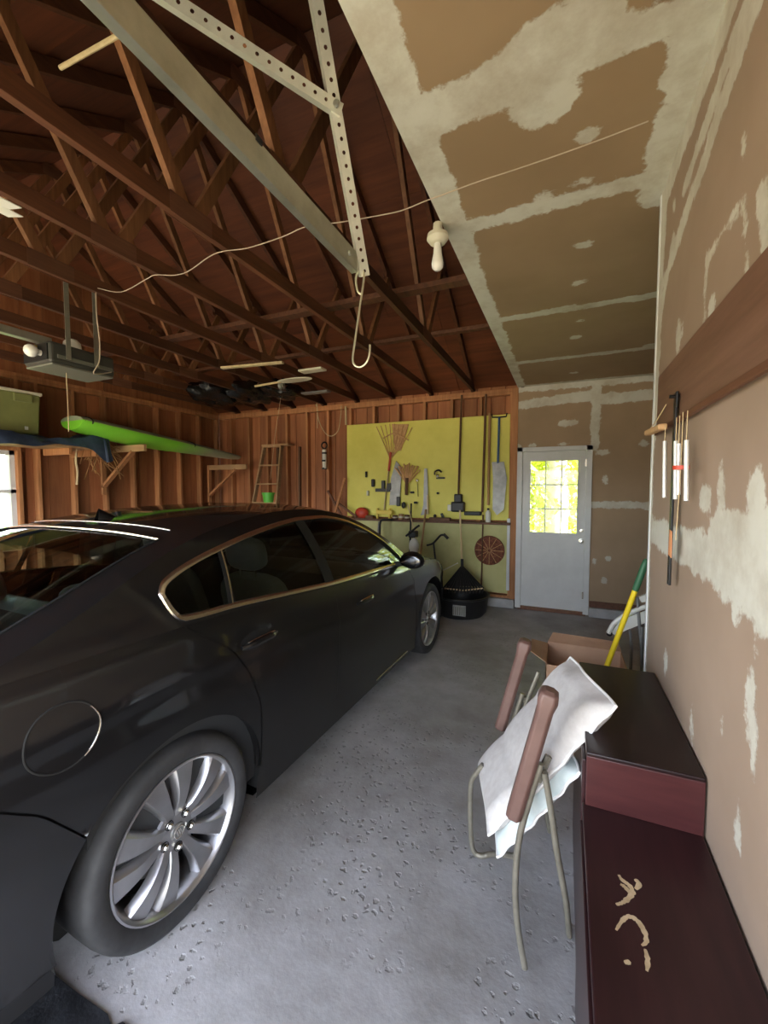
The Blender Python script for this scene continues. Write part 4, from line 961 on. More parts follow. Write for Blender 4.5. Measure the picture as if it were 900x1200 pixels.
tb_([(-.155, 1.92, .70), (-.21, 1.91, .48), (-.23, 1.905, .34), (-.222, 1.90, .17), (-.20, 1.895, .012)], 'leg')
tb_([(-.15, 1.935, .68), (-.10, 1.95, .40), (-.06, 1.99, .20), (-.03, 2.02, .012)], 'leg')
lp = [PX(x, y, 1, 1.74) for x, y in [(566, 896), (558, 906), (552.5, 916), (551, 940), (552, 980), (555, 997), (563, 1003), (575, 1001)]]
tb_(lp + [PX(590, 1001, 1, 1.62), PX(604, 1004, 1, 1.45)], 'seat_loop')
MB().tube([(-.01, 1.44, .52), (-.10, 1.94, .42)], .009, 8).build('cross_bar', 'tube', gc)
MB().tube([(-.09, 1.945, .80), (-.15, 1.93, .62)], .009, 8).build('arm_strut', 'tube', gc); MB().tube([(-.03, 1.43, .74), (-.06, 1.41, .66)], .012, 8).build('arm_strut', 'tube', gc)
def cushion(corners, thick, nm, m, label, nq=3, bulge=1.0, flare=.0):
    A, B, C_, D_ = (Vector(c) for c in corners)     # A-B bottom edge, D-C top edge
    nrm = (B - A).cross(D_ - A).normalized()
    def base(u, v): return A.lerp(B, u).lerp(D_.lerp(C_, u), v)
    def th(u, v):
        e = min(1, (min(u, 1 - u) / .08)) ** .6 * min(1, (min(v, 1 - v) / .06)) ** .6
        qv = abs(math.sin(math.pi * v * nq)) ** .35 * (1 if .09 < u < .91 and v < .93 else .6)
        return thick / 2 * e * (.50 + .50 * qv) * bulge
    def wob(u, v): return .005 * math.sin(5 * u + 4 * v) + .0035 * math.sin(34 * v) * (abs(u - .5) * 2) ** 10 + .02 * max(0, v - .86) * math.sin(9 * u) * 4
    mb = MB(); nu, nv = 26, 40
    for sgn in (1, -1): mb.grid(lambda u, v: base(u, v) + nrm * (sgn * th(u, v) + wob(u, v)), nu, nv)
    o = thing(nm, label, 'cushion', tuple(A))
    mb.build('cover', m, o, smooth=True, weld=True, angle=70)
    loop = [(i / 20, 0) for i in range(20)] + [(1, i / 30) for i in range(30)] + [(1 - i / 20, 1) for i in range(20)] + [(0, 1 - i / 30) for i in range(30)]
    MB().tube([base(u, v) + nrm * wob(u, v) for u, v in loop], .005, 6, True).build('piping', 'piping', o, smooth=True)
    return o
cushion([(-.225, 1.46, .375), (-.328, 1.86, .335), (.03, 1.86, .925), (.165, 1.46, .935)], .085, 'seat_cushion', 'cushion', 'white quilted cushion wedged between the brown armrests of the garden chair', 3)
cushion([(-.19, 1.445, .318), (-.275, 1.82, .285), (-.015, 1.83, .665), (.066, 1.445, .700)], .055, 'back_cushion', 'cushion2', 'pale blue cushion underneath the white quilted cushion', 2)
# ------------------------------------------------------------------ cardboard box, broom handle, folded chair in the recess
bx = thing('cardboard_box', 'open brown cardboard box standing behind the cabinet', 'box', (.12, 2.75, 0))
b0, b1, c0_, c1_, hz = -.085, .355, 2.66, 3.00, .575
MB().box(b0, b1, c1_ - .006, c1_, 0, hz).build('box_side', 'cardboard', bx); MB().box(b0, b1, c0_, c0_ + .006, 0, hz - .02).build('box_side', 'cardboard', bx)
MB().box(b0, b0 + .006, c0_, c1_, 0, hz - .01).build('box_side', 'cardboard', bx); MB().box(b1 - .006, b1, c0_, c1_, 0, hz).build('box_side', 'cardboard', bx); MB().box(b0, b1, c0_, c1_, 0, .006).build('box_bottom', 'cardboard', bx)
MB().prism([(b0, c0_, hz - .01), (b0, c1_, hz - .01), (b0 - .10, c1_ - .05, hz + .02), (b0 - .09, c0_ + .04, hz + .03)], (0, 0, .005)).build('flap', 'cardboard', bx)
MB().prism([(b0, c1_ - .004, hz), (b1, c1_ - .004, hz), (b1 - .01, c1_ + .09, hz + .03), (b0 + .03, c1_ + .09, hz + .04)], (0, 0, .004)).build('flap', 'cardboard', bx)
tl = thing('shovel', 'yellow handled garden tool with a dark green grip leaning in the cardboard box', 'garden tool', (.16, 2.72, .02))
h0, h1 = PX(758, 655, 1, 2.60), PX(712, 778, 1, 2.66); dh = (h0 - h1).normalized(); gr = PX(745, 690, 1, 2.617)
MB().tube([gr, h1 - dh * .62], .0145, 14).build('shaft', 'yellow', tl, smooth=True)
MB().tube([gr - dh * .01, gr + dh * .05, h0 - dh * .04, h0 - dh * .01, h0], [.0165, .0175, .0175, .015, .006], 14).build('grip', 'green', tl, smooth=True)
e_ = h1 - dh * .58; MB().prism([e_ + Vector((-.09, 0, .02)), e_ + Vector((.09, 0, .02)), e_ + Vector((.06, 0, -.0)), e_ + Vector((-.06, 0, 0))], (0, .01, 0)).build('blade', 'grey', tl)
fc = thing('folding_chair', 'folded chair with white webbing and dark tubes behind the end of the right wall', 'chair', (.55, 3.3, 0))
def q_(x, y, Y=3.3): return PX(x, y, 1, Y)
MB().tube(smoothpath([q_(713, 742), q_(722, 728), q_(745, 715), q_(775, 706)], 5), .016, 8).build('arm', 'plasticwhite', fc, smooth=True)
MB().prism([q_(716, 742), q_(728, 726), q_(770, 712), q_(772, 724), q_(735, 738), q_(722, 745)], (0, .02, 0)).build('webbing', 'plasticwhite', fc)
MB().prism([q_(748, 700), q_(775, 690), q_(775, 702), q_(752, 706)], (0, .02, 0)).build('webbing', 'plasticwhite', fc)
for pts in ([(747, 700), (750, 740), (753, 775)], [(738, 738), (740, 760), (738, 800)], [(752, 735), (752, 790)]):
    P = [q_(*p) for p in pts]; e = P[-1].copy(); e.z = 0.0; MB().tube(P + [e], .010, 8).build('leg', 'grey', fc, smooth=True)
MB().lathe([(0, -.01), (.02, -.01), (.02, .01), (0, .01)], tuple(q_(714, 742)), 'y', 12).build('hinge', 'blackmetal', fc)
#==TOOLS
# ================================================================== tool wall
BY = BW - .012
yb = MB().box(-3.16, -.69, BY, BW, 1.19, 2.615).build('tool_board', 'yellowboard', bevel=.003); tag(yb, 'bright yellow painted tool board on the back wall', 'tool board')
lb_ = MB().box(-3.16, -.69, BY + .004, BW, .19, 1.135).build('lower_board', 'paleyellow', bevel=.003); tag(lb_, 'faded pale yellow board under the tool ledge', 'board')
sh_ = MB().box(-3.18, -.66, BY - .11, BW, 1.135, 1.165).build('tool_ledge', 'darkboard', bevel=.003); tag(sh_, 'thin dark brown wooden ledge along the foot of the tool board', 'shelf')
ws = MB().box(-.705, -.665, BY - .03, BY - .012, .24, 1.22).build('white_strip', 'white', bevel=.003); tag(ws, 'narrow white strip standing against the post beside the white door', 'strip')
def W(x, y, d=.03): return PX(x, y, 1, BY - d)
def pole(name, label, x0, y0, x1, y1, m, r=.013, d=.035, cat='tool', extra=None):
    a, b = W(x0, y0, d), W(x1, y1, d); t = thing(name, label, cat, tuple(b)); MB().tube([a, b], r, 10).build('handle', m, t, smooth=True)
    if extra: extra(t, a, b)
    return t
def edger(t, a, b):
    MB().box(b.x - .09, b.x + .10, b.y - .07, b.y + .02, b.z - .20, b.z - .06).build('motor', 'black', t, bevel=.02); MB().box(b.x - .05, b.x + .06, b.y - .05, b.y + .02, b.z - .07, b.z + .05).build('head', 'blackmetal', t, bevel=.015)
    MB().box(b.x - .14, b.x - .085, b.y - .06, b.y, b.z - .19, b.z - .10).build('guard', 'plasticwhite', t, bevel=.01); MB().box(b.x + .10, b.x + .33, b.y - .08, b.y + .02, b.z - .243, b.z - .19).build('base', 'blackmetal', t, bevel=.01)
pole('edger', 'long brown handled edging tool with a black motor head on the tool ledge', 541, 463, 537, 583, 'darkhandle', .014, extra=edger)
pole('hanging_pole', 'dark wooden long handle hung on the yellow board next to the pale brown one', 569.5, 462, 565, 600, 'darkhandle', .016, cat='handle')
pole('hanging_pole', 'pale brown wooden long handle hung beside the dark wooden one', 574, 484, 572, 592, 'handle', .017, cat='handle')
def spade(t, a, b):
    MB().tube([a + Vector((-.10, 0, .05)), a + Vector((-.09, 0, .005)), a, a + Vector((.09, 0, .005)), a + Vector((.10, 0, .05))], .010, 8).build('d_grip', 'black', t)
    MB().prism([b + Vector((-.08, -.005, .02)), b + Vector((.08, -.005, .02)), b + Vector((.12, -.01, -.20)), b + Vector((.09, -.02, -.62)), b + Vector((.0, -.02, -.70)), b + Vector((-.06, -.02, -.62)), b + Vector((-.06, -.01, -.2))], (0, .008, 0)).build('blade', 'grey', t)
pole('snow_shovel', 'blue handled shovel with a grey blade hung at the edge of the yellow board', 585, 489, 583.5, 543, 'blue', .015, extra=spade, cat='shovel')
# bamboo rake hung head up
rk = thing('bamboo_rake', 'bamboo leaf rake hung head up on the yellow board', 'rake', tuple(W(450, 600)))
MB().tube([W(456, 546), W(450, 598)], .011, 8).build('handle', 'palehandle', rk, smooth=True); MB().tube([W(455.5, 552), W(458, 530)], .018, 8).build('ferrule', 'red', rk)
for i in range(9):
    t = i / 8; e = W(lerp(441, 483, t), 496 + 9 * abs(t - .45), .05); mid = W(lerp(450, 472, t), 520, .03); MB().tube(smoothpath([W(457, 538), mid, e], 4), .006, 5).build('tine', 'straw', rk)
MB().tube(smoothpath([W(449, 514, .04), W(462, 508, .04), W(479, 516, .04)], 5), .008, 6).build('cross_band', 'straw', rk)
MB().prism([W(459, 497, .02), W(479, 497, .02), W(470, 528, .02), W(463, 528, .02)], (0, .006, 0)).build('fan_webbing', 'straw', rk)
# grey scoop blade, straw whisk, hand saw, level
t = thing('metal_scoop', 'long grey metal scoop hung below the bamboo rake', 'tool', tuple(W(460, 592)))
MB().prism([W(464, 540), W(471, 548), W(468, 592), W(456, 592), W(458, 560)], (0, .012, 0)).build('blade', 'grey', t, bevel=.004); MB().box(W(467, 590).x - .03, W(467, 590).x + .03, BY - .05, BY - .02, 1.36, 1.50).build('socket', 'black', t, bevel=.01)
wk = thing('straw_whisk', 'straw whisk broom hung bristles up beside the grey scoop', 'broom', tuple(W(478, 580)))
for i in range(15):
    q = i / 14; MB().tube([W(477 + 3 * (q - .5), 566, .04), W(lerp(463, 492, q), 543 + 12 * abs(q - .5) + random.uniform(-2, 2), .05 + .02 * random.random())], [.006, .010], 5).build('bristle', 'straw', wk)
MB().tube([W(477, 560, .04), W(476, 580, .04)], [.03, .022], 10).build('binding', 'darkhandle', wk); MB().ball(tuple(W(473, 592, .05)), .05, 12, (.7, .5, 1)).build('pouch', 'black', wk, smooth=True)
hs_ = thing('hand_saw', 'grey bladed saw standing on the tool ledge with a pale wooden grip', 'saw', tuple(W(497, 604)))
MB().prism([W(497, 549), W(500.5, 549), W(502, 602), W(493, 604), W(496, 592)], (0, .006, 0)).build('blade', 'grey', hs_); MB().beam(W(501, 580, .05), W(501.5, 603, .05), .022, .02, (0, 1, 0)).build('grip', 'palehandle', hs_, bevel=.004)
def tri(n_, label, x, y, w, h, m='black', cat='tool'):
    p = W(x, y, .03); o = MB().box(p.x - w / 2, p.x + w / 2, p.y - .02, BY, p.z - h / 2, p.z + h / 2).build(n_, m, bevel=min(w, h) * .3, seg=2); return tag(o, label, cat)
hc = W(513.5, 555, .04); t = thing('black_hook', 'black curved hook with a round silver knob on the yellow board', 'hook', tuple(hc))
MB().tube(arc(hc, .05, 20, 200, 8), .012, 8).build('hook_arm', 'blackmetal', t, smooth=True); MB().ball(tuple(hc + Vector((-.01, 0, -.035))), .026, 12).build('knob', 'chrome', t, smooth=True); MB().box(hc.x - .03, hc.x + .09, hc.y, BY, hc.z - .075, hc.z - .05).build('plate', 'blackmetal', t)
kc = W(489, 563, .03); t = thing('key_ring', 'round silver knob with a thin rod on the yellow board', 'knob', tuple(kc)); MB().ball(tuple(kc), .025, 12).build('knob', 'chrome', t, smooth=True); MB().beam(kc, W(490, 582, .02), .006, .006).build('rod', 'blackmetal', t); MB().tube([kc, (kc.x, BY, kc.z)], .008, 6).build('stem', 'blackmetal', t)
br_ = thing('black_bracket', 'black angle bracket screwed to the yellow board', 'bracket', tuple(W(447, 574)))
p = W(447, 574); MB().box(p.x - .10, p.x + .14, BY - .04, BY, p.z - .03, p.z + .02).build('arm', 'black', br_, bevel=.006); MB().box(p.x + .0, p.x + .05, BY - .04, BY, p.z - .0, p.z + .14).build('post', 'black', br_, bevel=.006); MB().box(p.x + .09, p.x + .16, BY - .04, BY, p.z, p.z + .10).build('post', 'black', br_, bevel=.006)
tri('hinge_plate', 'small dark hinge above the black bracket on the yellow board', 437, 566, .05, .12, 'blackmetal', 'hinge'); tri('nail', 'slanted dark nail on the yellow board near its edge', 429, 556, .018, .09, 'blackmetal', 'nail')
tri('white_peg', 'small white peg below the dark hinge on the yellow board', 431, 578, .03, .08, 'plasticwhite', 'peg'); tri('dark_peg', 'small dark peg next to the straw whisk on the yellow board', 483, 577, .05, .03, 'blackmetal', 'peg'); tri('dark_clip', 'small dark clip low on the yellow board below the silver knob', 487, 589, .05, .03, 'blackmetal', 'clip')
tri('dark_peg', 'dark square peg below the black curved hook', 513, 578, .03, .03, 'blackmetal', 'peg')
# things on the ledge
LZ = 1.1655
def onl(x, d=.06): p = W(x, 606, d); return p.x, p.y
x, y = onl(424, .07); t = thing('red_ball', 'round red plastic float on the tool ledge', 'float', (x, y, LZ)); MB().ball((x, y, LZ + .085), .10, 20, (1.1, .7, .85)).build('shell', 'red', t, smooth=True); MB().box(x + .07, x + .20, y - .03, y + .03, LZ, LZ + .05).build('clip', 'darkhandle', t, bevel=.01)
x, y = onl(450, .06); t = thing('yellow_level', 'yellow plastic clamp with two legs on the tool ledge', 'clamp', (x, y, LZ)); MB().box(x - .12, x + .14, y - .02, y + .02, LZ + .07, LZ + .13).build('bar', 'yellowplastic', t, bevel=.006)
for dx in (-.11, .09): MB().box(x + dx - .015, x + dx + .015, y - .015, y + .015, LZ, LZ + .16).build('leg', 'yellowplastic', t, bevel=.004)
for xx, lab, hh, m in ((463, 'short brown tin beside the yellow clamp on the ledge', .06, 'darkhandle'), (470, 'wide brown tin on the ledge under the straw whisk', .08, 'handle'), (477, 'small dark tin next to the wide brown tin on the ledge', .07, 'darkhandle')):
    x, y = onl(xx, .055); t = thing('tin', lab, 'tin', (x, y, LZ)); MB().lathe([(0, 0), (.038, 0), (.038, hh), (.034, hh), (.034, hh - .01), (0, hh - .01)], (x, y, LZ), 'z', 16).build('can', m, t, smooth=True); MB().lathe([(.0385, hh * .3), (.0392, hh * .32), (.0392, hh * .6), (.0385, hh * .62)], (x, y, LZ), 'z', 16).build('label_band', 'cream', t)
x, y = onl(516, .06); t = thing('wood_plane', 'dark red wooden hand plane lying on the tool ledge', 'hand plane', (x, y, LZ)); MB().box(x - .16, x + .15, y - .03, y + .03, LZ, LZ + .045).build('body', 'darkboard', t, bevel=.008); MB().ball((x - .08, y, LZ + .065), .025, 10).build('knob', 'black', t, smooth=True); MB().prism([(x + .02, y - .012, LZ + .045), (x + .06, y - .012, LZ + .045), (x + .03, y - .012, LZ + .11), (x + .0, y - .012, LZ + .10)], (0, .024, 0)).build('tote', 'black', t, bevel=.005)
x, y = onl(572, .06); t = thing('white_bottle', 'small white bottle on the tool ledge below the long handles', 'bottle', (x, y, LZ)); MB().lathe([(0, 0), (.035, 0), (.036, .13), (.02, .155), (.014, .16), (.014, .18), (0, .18)], (x, y, LZ), 'z', 16).build('body', 'plasticwhite', t, smooth=True); MB().lathe([(.016, .165), (.016, .19), (0, .19)], (x, y, LZ), 'z', 12).build('cap', 'blackmetal', t)
# woven disc
dc = W(573.5, 645, .03); wd_ = thing('woven_disc', 'round red-brown woven disc hung on the faded yellow board', 'disc', tuple(dc))
for i in range(8):
    rr = .022 + .024 * i; MB().tube([(dc.x + rr * math.cos(a), dc.y - .004 * (i % 2), dc.z + rr * math.sin(a)) for a in np.linspace(0, 2 * math.pi, 40, False)], .0135, 6, True).build('coil', 'wicker', wd_, smooth=True)
for i in range(12):
    a = R(30 * i); MB().beam((dc.x + .02 * math.cos(a), dc.y - .014, dc.z + .02 * math.sin(a)), (dc.x + .19 * math.cos(a), dc.y - .014, dc.z + .19 * math.sin(a)), .007, .006, (0, 1, 0)).build('spoke', 'straw', wd_)
MB().lathe([(0, -.005), (.195, -.005), (.195, .01), (0, .01)], (dc.x, dc.y + .012, dc.z), 'y', 32).build('backing', 'wicker', wd_)
# fan rake and black tub on the floor
FY = 5.45
tc_ = PX(541, 727, 2, 0); tub = thing('black_tub', 'wide black rubber tub on the floor below the woven disc', 'tub', (-1.22, 5.30, 0))
MB().lathe([(0, 0), (.29, 0), (.33, .05), (.36, .24), (.375, .25), (.375, .265), (.35, .265), (.32, .06), (0, .04)], (-1.22, 5.30, 0), 'z', 40).build('shell', 'black', tub, smooth=True)
mb = MB().box(-1.23, -1.07, 4.935, 4.95, .07, .20); gr_ = mb.build('grey_panel', 'grey', tub, bevel=.004)
for i in range(6): MB().box(-1.222 + .026 * i, -1.210 + .026 * i, 4.925, 4.94, .085, .185).build('vent_slat', 'opener2', tub)
fr_ = thing('leaf_rake', 'black plastic leaf rake with a pale handle standing head down over the tub', 'rake', (-1.25, 5.32, .27))
def Q(x, y, Y): return PX(x, y, 1, Y)
MB().tube([Q(539, 598, 5.62), Q(541.5, 665, 5.40)], .013, 10).build('handle', 'palehandle', fr_, smooth=True); MB().tube([Q(541.5, 655, 5.42), Q(541.5, 668, 5.39)], .02, 10).build('ferrule', 'black', fr_)
for i in range(14):
    t_ = i / 13; a = Q(541.5 + 3 * (t_ - .5), 664, 5.39); e = Q(lerp(520, 566, t_), 689, 5.26); f_ = e + Vector((0, -.05, -.055)); MB().tube([a, e, f_], [.006, .014, .010], 6).build('tine', 'black', fr_)
MB().tube([Q(521, 689.5, 5.25), Q(543, 692, 5.24), Q(566, 689.5, 5.25)], .010, 8).build('cross_band', 'rope', fr_)
MB().prism([Q(541, 666, 5.385), Q(544, 666, 5.385), Q(563, 687, 5.275), Q(522, 687, 5.275)], (0, .006, 0)).build('fan_plate', 'black', fr_)
# tools leaning on the lower board
t = thing('string_trimmer', 'black string trimmer leaning on the faded yellow board', 'trimmer', (-2.05, 5.6, 0))
a, b = Q(482, 590, 5.70), Q(480, 652, 5.55); d = (b - a).normalized(); e = a + d * ((0.06 - a.z) / d.z)
MB().tube([a, e], .013, 8).build('shaft', 'blackmetal', t, smooth=True); MB().tube(smoothpath([Q(476, 628, 5.58), Q(481, 624, 5.55), Q(488, 618, 5.50), Q(491, 616, 5.48)], 4), .016, 8).build('grip', 'black', t, smooth=True)
MB().box(a.x - .0, a.x + .12, 5.56, 5.68, .92, 1.02).build('motor', 'black', t, bevel=.02); p = Q(484, 640, 5.56); MB().ball((p.x + .02, p.y - .02, p.z), .085, 14, (.9, .5, 1.4)).build('cover', 'plasticwhite', t, smooth=True); MB().lathe([(0, 0), (.09, 0), (.09, .05), (0, .06)], (e.x, e.y, .0), 'z', 18).build('spool', 'black', t)
def leaner(name, label, x0, y0, x1, y1, Y0, Y1, m, r=.013, cat='pole'):
    a, b = Q(x0, y0, Y0), Q(x1, y1, Y1); d = (b - a).normalized(); e = a + d * ((.005 - a.z) / d.z); t = thing(name, label, cat, tuple(e)); MB().tube([a, e], r, 8).build('shaft', m, t, smooth=True); MB().ball(tuple(a), r * 1.15, 8).build('end_cap', m, t, smooth=True); return t
leaner('wooden_pole', 'tan wooden pole leaning on the tool ledge beside the trimmer', 499, 598, 492, 655, 5.69, 5.45, 'handle', .015)
leaner('garden_stake', 'thin pale stake crossing the black trimmer', 478, 592, 492, 650, 5.68, 5.52, 'palehandle', .008, 'stake')
leaner('metal_stake', 'slim grey stake leaning on the faded yellow board below the red float', 444, 612, 441, 650, 5.70, 5.6, 'grey', .012, 'stake')
leaner('long_pole', 'slim brown pole standing on the floor below the dark long handle', 566, 604, 564, 690, 5.74, 5.70, 'darkhandle', .010)
t = thing('handlebar_cart', 'black curved push handle of a cart standing behind the car', 'cart handle', (-1.85, 5.35, 0))
hb = [Q(500, 639, 5.5), Q(507, 637, 5.5), Q(512, 632, 5.45), Q(517, 627, 5.40), Q(522, 628, 5.40), Q(524, 631, 5.40)]
MB().tube(smoothpath(hb, 4), .014, 8).build('handlebar', 'black', t, smooth=True); p = Q(508, 636, 5.5); MB().tube([p, (p.x + .04, p.y - .02, p.z - .28), (p.x + .05, p.y - .03, .08)], .013, 8).build('stem', 'black', t, smooth=True)
MB().box(p.x - .22, p.x + .08, p.y - .16, p.y + .12, .0, .10).build('base', 'black', t, bevel=.02); MB().tube([Q(520, 626, 5.40), Q(525, 631, 5.39)], .02, 8).build('grip', 'black', t, smooth=True)
t = thing('bent_pipe', 'black bent pipe standing on the floor below the yellow clamp', 'pipe', (-2.5, 5.55, 0)); a = Q(458, 609, 5.62)
MB().tube(smoothpath([a, Q(449, 609, 5.62), Q(445.5, 613, 5.62), Q(445, 628, 5.60), Vector((Q(445, 628, 5.6).x - .02, 5.58, .0))], 4), .016, 8).build('pipe', 'black', t, smooth=True); MB().tube([a, a + Vector((.03, 0, 0))], .022, 8).build('end_fitting', 'blackmetal', t)
a, b = Q(514, 671, 5.30), Q(536, 660, 5.36); t = thing('white_rod', 'thin white rod sticking out behind the nose of the car', 'rod', tuple(a)); MB().tube([a + (a - b) * 1.6, b], .006, 6).build('rod', 'plasticwhite', t); MB().ball(tuple(b), .010, 8).build('tip', 'plasticwhite', t)
# ------------------------------------------------------------------ back left: ladder, pot, ropes
LY = 5.52
ld = thing('step_ladder', 'weathered wooden step ladder standing against the back wall', 'ladder', (-4.6, LY, 0))
A0, A1, B0_, B1_ = Q(310, 523, 5.62), Q(298, 586, LY), Q(330, 523, 5.62), Q(325, 588, LY)
def down(a, b, z): d = (b - a); return a + d * ((z - a.z) / d.z)
Lr, Rr = down(A0, A1, 0), down(B0_, B1_, 0)
for a, b in ((A0, Lr), (B0_, Rr)): MB().beam(a, b, .03, .075, (0, 1, 0)).build('rail', 'beam', ld, bevel=.003)
k = 0; zt = A0.z
while zt - .31 * k > .1:
    z = zt - .31 * k; a = down(A0, A1, z); b = down(B0_, B1_, z); MB().box(a.x - .01, b.x + .01, (a.y + b.y) / 2 - .05, (a.y + b.y) / 2 + .05, z - .022, z).build('step', 'beam', ld, bevel=.003); k += 1
for dx in (.18, .62):
    a = Vector((A0.x + dx, 5.74, A0.z - .02)); MB().beam(a, (a.x - .02, 5.74, 0), .03, .05, (0, 1, 0)).build('rear_rail', 'darkhandle', ld)
MB().box(A0.x - .03, B0_.x + .16, 5.58, 5.76, A0.z - .0, A0.z + .025).build('top_cap', 'beam', ld, bevel=.004)
zs = zt - .31 * 3; a = down(A0, A1, zs); pc = Q(316, 586, LY - .03)
pt = thing('plant_pot', 'bright green plastic pot on a step of the wooden ladder', 'pot', (pc.x, LY - .06, zs)); MB().lathe([(0, .0), (.075, .0), (.095, .13), (.105, .13), (.105, .16), (.09, .16), (.08, .02), (0, .02)], (pc.x, LY - .06, zs), 'z', 24).build('pot', 'pot', pt, smooth=True); MB().lathe([(0, .14), (.088, .14)], (pc.x, LY - .06, zs), 'z', 20).build('soil', 'pot', pt)
tag(MB().tube([Q(330, 458, 5.0), Q(327, 480, 5.1), Q(323, 505, 5.25), Q(319, 540, 5.4), Q(317, 562, 5.44)], .0035, 5).build('string', 'rope'), 'thin pale string hanging from the chords in front of the ladder', 'string')
t = thing('rope_loop', 'slack loop of pale rope hung on the studs near the yellow board', 'rope', tuple(Q(371, 470, 5.76)))
MB().tube(smoothpath([Q(371, 468, 5.76), Q(373, 490, 5.76), Q(380, 506, 5.76), Q(388, 511, 5.76), Q(396, 505, 5.76), Q(399, 490, 5.76), Q(400, 475, 5.76)], 5), .007, 6).build('loop', 'rope', t, smooth=True); MB().tube([Q(371, 468, 5.76), Q(372, 480, 5.76), Q(372, 502, 5.76)], .007, 6).build('tail', 'rope', t, smooth=True); MB().ball(tuple(Q(371, 475, 5.755)), .02, 8).build('knot', 'rope', t, smooth=True)
tag(MB().beam(Q(405, 476, 5.78), Q(405.5, 498, 5.78), .03, .015, (0, 1, 0)).build('lath', 'palehandle', bevel=.003), 'short pale lath nailed at the top corner of the yellow board', 'lath')
p = Q(380, 538, 5.76); t = thing('caulking_gun', 'black and white caulking gun hung on a stud by the yellow board', 'caulking gun', tuple(p))
MB().tube([Q(380, 527, 5.75), Q(380.5, 549, 5.75)], .035, 12).build('cartridge', 'plasticwhite', t, smooth=True); MB().tube(arc(Q(380, 522, 5.75), .05, 0, 360, 16)[:-1], .012, 6, True).build('handle_ring', 'blackmetal', t, smooth=True)
for yy in (531, 540, 549): MB().tube([Q(380, yy - 1, 5.75), Q(380, yy + 1, 5.75)], .039, 12).build('band', 'black', t)
for i, (x0, y0, x1, y1, lab, m) in enumerate(((404, 560, 393, 600, 'reddish brown slanting stick leaning by the yellow board edge', 'stud'), (394, 588, 418, 606, 'red brown slat slanting down toward the red float', 'red'), (384, 575, 400, 604, 'dark red slat crossing under the caulking gun', 'red'))):
    tag(MB().beam(Q(x0, y0, 5.72), Q(x1, y1, 5.62), .035, .025, (0, 1, 0)).build('stick', m if m != 'red' else 'darkboard', bevel=.003), lab, 'stick')
# ------------------------------------------------------------------ left wall shelf, bin, tarp, kayak
SLZ = 2.13
sf = thing('wall_shelf', 'long wooden shelf on the left wall carrying the olive bin', 'shelf', (LW + .3, 2.6, SLZ)); MB().box(LW + .09, LW + .62, 1.3, 3.38, SLZ - .03, SLZ).build('board', 'beam', sf, bevel=.003)
for yy in (1.6, 2.2, 3.0, 3.3): MB().box(LW + .09, LW + .60, yy, yy + .038, SLZ - .11, SLZ - .031).build('arm', 'stud', sf, bevel=.003)
XF = LW + .55
def Lp(x, y, X=XF): return PX(x, y, 0, X)
bi = thing('storage_bin', 'olive green plastic storage bin with a pale lid on the wall shelf', 'storage bin', (LW + .35, 2.55, SLZ))
y0, y1 = 1.95, Lp(49, 490).y; z0, z1 = SLZ + .088, Lp(25, 460).z
mb = MB()
ins = .02
v0 = [(LW + .14, y0 + ins, z0), (XF - ins, y0 + ins, z0), (XF - ins, y1 - ins, z0), (LW + .14, y1 - ins, z0)]; v1 = [(LW + .12, y0, z1), (XF, y0, z1), (XF, y1, z1), (LW + .12, y1, z1)]
mb.add(v0 + v1, [(3, 2, 1, 0), (4, 5, 6, 7), (0, 1, 5, 4), (1, 2, 6, 5), (2, 3, 7, 6), (3, 0, 4, 7)]); mb.build('tub', 'olive', bi, bevel=.02, seg=3)
MB().box(LW + .11, XF + .012, y0 - .01, y1 + .012, z1 - .004, z1 + .028).build('lid', 'cream', bi, bevel=.008); MB().box(XF + .0, XF + .03, y1 - .26, y1 - .09, z1 - .10, z1 - .01).build('latch', 'olive', bi, bevel=.008)
MB().box(XF - .012, XF - .004, y1 - .16, y1 - .13, z0 + .04, z0 + .075).build('sticker', 'white', bi)
def tarp(u, v):
    y = lerp(1.5, 3.44, u); nz = lambda f, o: sum(math.sin(f * k * (y * a_ + v * b_) + o * k) / k for k, a_, b_ in ((1, 1, .35), (1.7, .8, -.5), (2.9, 1.1, .8), (4.3, -.9, .6)))
    ov = max(0, v - .74) / .26
    X = LW + .12 + .52 * min(1, v / .74) + .045 * ov + .018 * nz(5, 1)
    h = .07 + .028 * nz(7, 2) + .05 * math.exp(-((u - .93) / .09) ** 2)
    if y < y1 + .04: h = min(h, .084)
    z = SLZ + .004 + max(.004, h) * (1 - ov) - ov * (.035 + .02 * nz(4, 3) + .16 * math.exp(-((u - .97) / .07) ** 2))
    return (X, y, z)
mb = MB().grid(tarp, 110, 30); tp = thing('tarp', 'crumpled dark blue tarp spread on the wall shelf under the bin', 'tarp', (LW + .3, 2.5, SLZ)); mb.build('sheet', 'tarp', tp, smooth=True); MB().tube(smoothpath([tarp(.97, v) for v in (.3, .6, .8, 1.0)], 4), .02, 8).build('rolled_edge', 'tarp', tp, smooth=True)
